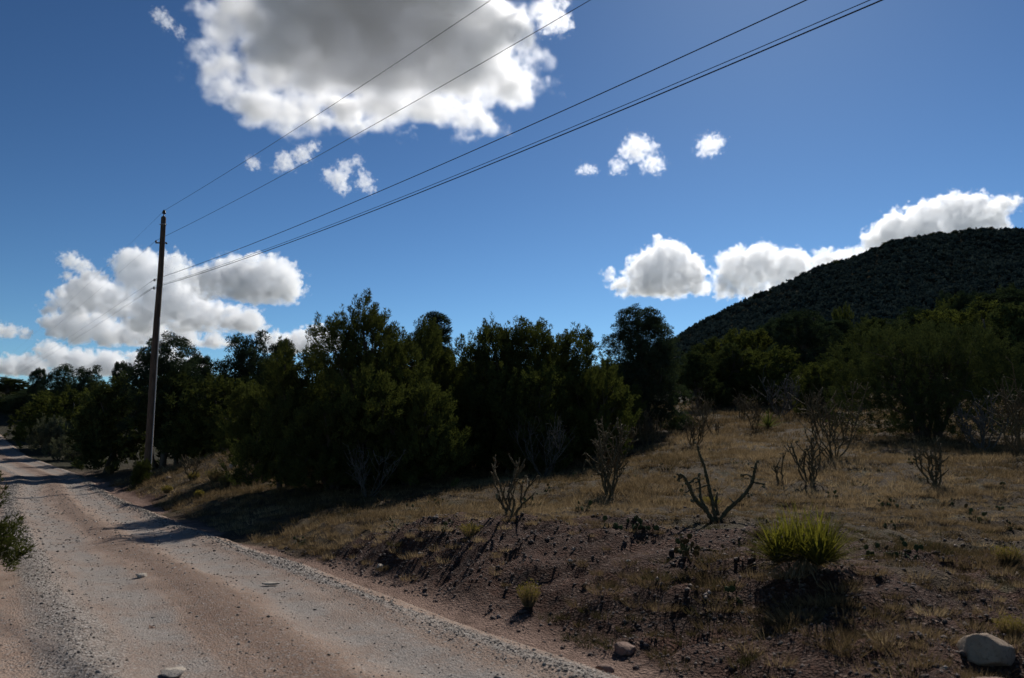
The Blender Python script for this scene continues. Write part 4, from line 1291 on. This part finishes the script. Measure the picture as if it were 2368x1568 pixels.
def rock(px, py, wpx, hpx, label, seed, mat, depthk=0.8, rz=0.0, rough=0.16, road=False, tilt=0.0):
    x, y, z = ground_at(px, py)
    if road:
        d = ray(px, py); k = (0.02 - CAM_H) / d[2]; x, y, z = d[0] * k, d[1] * k, 0.02
    k = y / F_PX
    a, c = wpx * k / 2, hpx * k / 2
    o = obj('rock', rock_mesh(seed, (a, a * depthk, c), rough), mat, None, (x, y, z + c * (0.3 if wpx < 100 else 0.12)), (0, tilt, rz))
    tag(o, label, 'rock', 'single rocks')
rock(2278, 1524, 140, 80, 'big pale boulder with a sunlit top in the bottom right corner', 501, RPALE, 0.85, 0.2, 0.22, tilt=0.3)
rock(2300, 1590, 110, 34, 'brown rock under the big boulder at the bottom edge', 502, RPINK, 0.9, 0.8)
rock(402, 1556, 58, 16, 'pale flat stone embedded in the road at the bottom edge', 503, RWHITE, 1.2, 0.1, road=True)
rock(326, 1333, 26, 14, 'small angular pale stone in the middle of the road', 504, RWHITE, 0.9, 0.5, 0.25, road=True)
rock(392, 1340, 22, 7, 'thin flat pale chip right of the angular stone on the road', 505, RPINK, 1.0, 0.5, road=True)
rock(626, 1350, 40, 7, 'long thin pale slab near the right side of the road', 506, RWHITE, 0.6, 0.1, road=True)
rock(562, 1418, 30, 9, 'flat pinkish stone halfway across the road', 507, RPINK, 0.9, 0.7, road=True)
rock(1398, 1556, 44, 26, 'pinkish stone at the road edge by the bottom of the photograph', 508, RPINK, 0.8, 0.3)
rock(893, 1384, 30, 14, 'pink stone on the edge of the road below the bank', 509, RPINK, 0.8, 0.3)
rock(1060, 1455, 22, 9, 'small pink stone farther down the road edge', 510, RPINK, 0.8, 0.6)
rock(880, 1312, 24, 11, 'pale stone low on the left part of the gravel bank', 511, RWHITE, 0.8, 0.6)
rock(1318, 1300, 12, 9, 'white pebble in the middle of the gravel bank', 512, RWHITE, 0.8, 0.6)
rock(1452, 1302, 16, 9, 'white pebble higher on the right of the gravel bank', 513, RWHITE, 0.8, 1.6)
rock(203, 1047, 38, 22, 'pale grey boulder beside the far road bend', 514, RGREY, 0.8, 0.4, 0.2)
rock(176, 1070, 22, 12, 'pinkish rock at the road side below the pale grey boulder', 515, RPINK, 0.8, 0.4)
rock(1445, 1512, 60, 30, 'reddish clod on the lower gravel bank', 516, RPINK, 0.8, 0.9, 0.3)
rock(390, 1106, 14, 8, 'little pale stone on the bank beside the pole', 517, RPALE, 0.8, 0.9)
rock(540, 1082, 26, 14, 'grey stone in the grass right of the pole', 518, RGREY, 0.8, 0.9)
# ---------------------------------------------------------------- clouds (real volumes)
def cloud_material(name, dens, aniso=0.55):
    M = Mat(name)
    a = M.attr('density')
    v = M.node('ShaderNodeVolumePrincipled', {'Color': (0.985, 0.99, 1.0, 1), 'Anisotropy': aniso, 'Density': M.math('MULTIPLY', a.outputs['Fac'], dens), 'Density Attribute': ''})  # slight blue in the scatter colour stands in for light scattered by the air
    M.l.new(v.outputs[0], M.out.inputs['Volume'])
    return M.m

def make_cloud(name, blobs, base_z, res, noise_size, amp, edge, mat, seed=0, small=0.5, pad=None, warp=0.0, rough=0.6, pocket=0.45):
    """blobs: [(centre, (rx, ry, rz))] in world metres; density = soft union pushed about by noise, cut flat at base_z"""
    cs = np.array([b[0] for b in blobs]); rs = np.array([b[1] for b in blobs])
    pad = amp * 1.1 + edge + warp * 0.25 if pad is None else pad
    mn = (cs - rs).min(0) - pad; mx = (cs + rs).max(0) + pad
    if base_z is not None: mn[2] = max(mn[2], base_z - amp * 0.35)
    org = (mn + mx) / 2
    size = mx - mn
    tree = bpy.data.node_groups.new(name, 'GeometryNodeTree')
    tree.interface.new_socket('Geometry', in_out='OUTPUT', socket_type='NodeSocketGeometry')
    n, l = tree.nodes, tree.links
    def N(t, **p):
        x = n.new(t)
        for k, v in p.items(): setattr(x, k, v)
        return x
    def put(s, v):
        if isinstance(v, bpy.types.NodeSocket): l.new(v, s)
        else: s.default_value = v
    def vm(op, a, b=None):
        x = N('ShaderNodeVectorMath', operation=op); put(x.inputs[0], a)
        if b is not None: put(x.inputs[1], b)
        return x.outputs['Value'] if op in ('LENGTH', 'DOT_PRODUCT', 'DISTANCE') else x.outputs[0]
    def ma(op, a, b=None, c=None):
        x = N('ShaderNodeMath', operation=op); put(x.inputs[0], a)
        if b is not None: put(x.inputs[1], b)
        if c is not None: put(x.inputs[2], c)
        return x.outputs[0]
    pos = N('GeometryNodeInputPosition').outputs[0]
    def noi(scale, detail, rough, off, out=0):
        x = N('ShaderNodeTexNoise'); x.noise_dimensions = '3D'
        put(x.inputs['Vector'], vm('ADD', pos, (seed * 931.7 + off, seed * 377.1 - off, seed * 113.3)))
        x.inputs['Scale'].default_value = scale; x.inputs['Detail'].default_value = detail; x.inputs['Roughness'].default_value = rough
        return x.outputs[out]
    wv = vm('MULTIPLY', vm('SUBTRACT', noi(1.1 / noise_size, 2.0, 0.5, 311.0, 1), (0.5, 0.5, 0.5)), (warp, warp, warp * 0.6))
    wpos = vm('ADD', pos, wv)
    sd = None
    kk = float(rs.min(axis=1).mean()) * 0.35
    for c, r in zip(cs, rs):
        d = vm('LENGTH', vm('MULTIPLY', vm('SUBTRACT', wpos, tuple(c - org)), tuple(1.0 / r)))
        d = ma('MULTIPLY', ma('SUBTRACT', d, 1.0), float(r.min()))
        sd = d if sd is None else ma('SMOOTH_MIN', sd, d, kk)
    n1 = noi(2.0 / noise_size, 7.0, rough, 0.0)
    n2 = noi(2.2 / noise_size, 4.0, 0.55, 57.0)
    billow = ma('SUBTRACT', ma('ABSOLUTE', ma('SUBTRACT', n2, 0.5)), 0.08)
    sd = ma('MULTIPLY_ADD', billow, -3.0 * small * amp, sd)
    sd = ma('MULTIPLY_ADD', ma('SUBTRACT', n1, 0.47), -3.8 * amp, sd)
    if base_z is not None:
        sep = N('ShaderNodeSeparateXYZ'); l.new(pos, sep.inputs[0])
        hz = ma('SUBTRACT', float(base_z - org[2]), sep.outputs[2])
        hz = ma('MULTIPLY_ADD', ma('SUBTRACT', n1, 0.5), -1.6 * amp, hz)
        sd = ma('SMOOTH_MAX', sd, hz, edge)
    mr = N('ShaderNodeMapRange'); mr.interpolation_type = 'SMOOTHSTEP'
    put(mr.inputs['Value'], sd)
    mr.inputs['From Min'].default_value = edge * 0.15; mr.inputs['From Max'].default_value = -edge
    mr.inputs['To Min'].default_value = 0.0; mr.inputs['To Max'].default_value = 1.0
    vc = N('GeometryNodeVolumeCube')
    # denser and thinner pockets inside
    mv = N('ShaderNodeMapRange'); mv.interpolation_type = 'SMOOTHSTEP'
    put(mv.inputs['Value'], n2); mv.inputs['From Min'].default_value = 0.36; mv.inputs['From Max'].default_value = 0.64
    mv.inputs['To Min'].default_value = pocket; mv.inputs['To Max'].default_value = 1.35
    l.new(ma('MULTIPLY', mr.outputs[0], mv.outputs[0]), vc.inputs['Density'])
    vc.inputs['Min'].default_value = tuple(-size / 2); vc.inputs['Max'].default_value = tuple(size / 2)
    for k, ax in enumerate('XYZ'):
        vc.inputs['Resolution ' + ax].default_value = max(8, int(size[k] / res))
    sm = N('GeometryNodeSetMaterial'); sm.inputs['Material'].default_value = mat
    l.new(vc.outputs[0], sm.inputs[0])
    go = N('NodeGroupOutput'); l.new(sm.outputs[0], go.inputs[0])
    vol = bpy.data.volumes.new(name)
    vol.materials.append(mat)
    o = bpy.data.objects.new(name, vol)
    COL.objects.link(o)
    o.location = tuple(org)
    md = o.modifiers.new('shape', 'NODES'); md.node_group = tree
    return o

def on_level(px, py, z):
    d = ray(px, py); k = (z - CAM_H) / d[2]
    return np.array([d[0] * k, d[1] * k, z])


def sky_cloud(label, depth, pts, res, base_py=None, thick=0.8, noise=None, amp=None, edge=None, seed=0, mat=None):
    """a cumulus standing some kilometres off, its puffs placed by bearing and height"""
    k = depth / F_PX
    bl = []
    rnd = random.Random(seed)
    for p in pts:
        px, py, r = p[:3]
        c = np.array(at(px, py, depth)); rr = r * k * (1.2 if mat is None else 1.3)
        c[1] += rnd.uniform(-0.5, 0.5) * rr * thick
        bl.append((c, np.array([rr * 1.05, rr * thick * 1.3, rr])))
    res *= 0.75
    mr = np.mean([p[2] for p in pts]) * k
    bz = None if base_py is None else at(CX, base_py, depth)[2]
    o = make_cloud('cloud', bl, bz, res, noise or mr * (1.5 if mat else 1.25), amp if amp is not None else mr * (1.2 if mat else 0.68), edge or mr * (0.75 if mat else 0.16), mat or CLOUD_MAT, seed, small=0.85, warp=mr * (3.4 if mat else 1.8), rough=0.6 if mat else 0.6)
    tag(o, label, 'cloud', 'clouds in the blue sky')
    return o

CLOUD_MAT = cloud_material('cloud_vapour', 0.017)
BIG_MAT = cloud_material('thick_cloud_vapour', 0.028)
WISP_MAT = cloud_material('cloud_wisp_vapour', 0.02)
# the big cumulus overhead: its flat underside is what one sees; footprint laid out on its base level
BASE = 1200.0
big = []
for px, py, r, up in [(800, 60, 240, 180), (900, 40, 280, 210), (1010, 60, 180, 160), (765, 150, 250, 150), (900, 160, 290, 170), (1040, 170, 220, 140),
                      (800, -60, 200, 150), (900, -110, 270, 220), (1000, -80, 170, 150),
                      (590, 110, 100, 50), (565, 62, 55, 34), (548, 195, 100, 45), (520, 222, 58, 28), (600, 258, 100, 50), (650, 280, 100, 46),
                      (720, 280, 110, 52), (790, 262, 110, 50), (880, 252, 130, 60), (960, 270, 100, 48), (1020, 280, 100, 48), (1090, 274, 90, 44),
                      (1130, 225, 100, 46), (1170, 180, 80, 40), (1150, 80, 80, 46), (1215, 160, 60, 30), (1235, 200, 36, 20), (690, 215, 160, 78)]:
    c = on_level(px, py, BASE); c[2] += up * 0.45
    big.append((c, np.array([r * 1.08, r * 1.32, up * 1.1])))
o = make_cloud('cloud', big, BASE, 4.5, 250.0, 74.0, 55.0, BIG_MAT, seed=1, small=0.7, pocket=0.85, warp=120.0, rough=0.62)
tag(o, 'huge grey-bellied cumulus cloud high above the power lines', 'cloud', 'clouds in the blue sky')

sky_cloud('round-topped white cloud just right of the utility pole', 6200, [(600, 645, 50), (645, 650, 40), (560, 655, 40), (490, 655, 32), (530, 630, 34), (450, 645, 20), (665, 665, 24)], 10, 698, seed=2)
sky_cloud('tall heaped white cloud bank behind the utility pole', 7000, [(330, 630, 42), (390, 640, 38), (295, 600, 18), (405, 610, 20), (370, 690, 48), (425, 705, 40), (220, 680, 38), (170, 697, 32), (270, 695, 36), (128, 707, 16), (330, 725, 40), (470, 725, 34), (520, 738, 28), (570, 752, 32), (430, 740, 30)], 12, 768, seed=3)
sky_cloud('long flat-based white cloud low behind the utility pole', 8200, [(140, 752, 26), (190, 765, 28), (250, 772, 28), (310, 776, 28), (370, 780, 28), (430, 786, 26), (490, 800, 24), (170, 735, 24), (230, 745, 24), (520, 815, 22)], 14, 800, seed=4)
sky_cloud('pale cloud bank lowest on the horizon at the far left', 10500, [(20, 850, 22), (70, 850, 26), (125, 825, 26), (180, 840, 30), (250, 845, 30), (320, 850, 30), (390, 835, 28), (450, 850, 24), (100, 805, 16)], 18, 868, seed=5)
sky_cloud('white cloud low just left of the tallest juniper', 9000, [(620, 790, 22), (665, 800, 26), (705, 790, 26), (742, 778, 20), (760, 795, 24)], 16, 815, seed=6)
sky_cloud('thin flat cloud at the left edge of the photograph', 8000, [(-10, 765, 16), (25, 766, 14), (55, 772, 11), (-30, 760, 20)], 13, 783, seed=7)
sky_cloud('ragged cloud scrap upper left of the heaped cloud bank', 6500, [(165, 603, 15), (185, 615, 15), (160, 640, 9), (195, 638, 10), (225, 635, 8)], 9, seed=8, mat=WISP_MAT)
sky_cloud('dome-shaped white cloud above the round dark pinyon', 6200, [(1540, 615, 48), (1500, 640, 44), (1580, 640, 40), (1450, 662, 24), (1615, 668, 22), (1540, 660, 40), (1412, 637, 8)], 10, 684, seed=9)
sky_cloud('lumpy white cloud right of the dome-shaped cloud', 6200, [(1700, 620, 36), (1755, 615, 40), (1825, 618, 38), (1680, 662, 26), (1740, 668, 24), (1800, 668, 26), (1855, 645, 26), (1915, 610, 28), (1955, 612, 20)], 10, 692, seed=10)
sky_cloud('brilliant white cloud trailing along the hill crest', 6600, [(1985, 590, 18), (2030, 560, 28), (2080, 525, 34), (2140, 505, 34), (2200, 488, 34), (2250, 488, 34), (2300, 490, 24), (2330, 475, 14), (2352, 460, 8), (2320, 515, 10), (2120, 560, 40), (2200, 540, 40), (2270, 530, 30)], 11, seed=11)
sky_cloud('ragged small cloud pair in the sky right of the wires', 3500, [(1470, 343, 24), (1430, 383, 13), (1510, 380, 17), (1450, 352, 12), (1500, 345, 12)], 5, seed=12, mat=WISP_MAT)
sky_cloud('single small white puff farthest right in the open sky', 3500, [(1638, 338, 19), (1660, 330, 11), (1625, 350, 10)], 5, seed=13, mat=WISP_MAT)
sky_cloud('tiny flat cloud scrap left of the ragged cloud pair', 3500, [(1355, 393, 10), (1370, 392, 8), (1342, 396, 6)], 5, seed=14, mat=WISP_MAT)
sky_cloud('torn white cloud crossed by the thicker wires', 3300, [(780, 410, 18), (800, 388, 13), (825, 373, 9), (845, 425, 14), (790, 430, 13), (858, 438, 9), (760, 405, 12), (838, 400, 8)], 5, seed=15, mat=WISP_MAT)
sky_cloud('small white cloud just below the left end of the huge cloud', 3300, [(660, 375, 17), (698, 358, 16), (722, 340, 10), (640, 385, 9)], 5, seed=16, mat=WISP_MAT)
sky_cloud('tiny white puff beside the uppermost wire', 3300, [(585, 378, 12), (578, 372, 7)], 5, seed=17, mat=WISP_MAT)
sky_cloud('feathery cloud scrap in the deep blue upper left corner', 2500, [(372, 38, 13), (385, 52, 13), (417, 76, 9)], 4, seed=18, mat=WISP_MAT)
sky_cloud('bright small cloud at the top edge beside the huge cloud', 2500, [(1272, 42, 27), (1300, 50, 16), (1252, 20, 12), (1300, 8, 12)], 4, seed=19, mat=WISP_MAT)
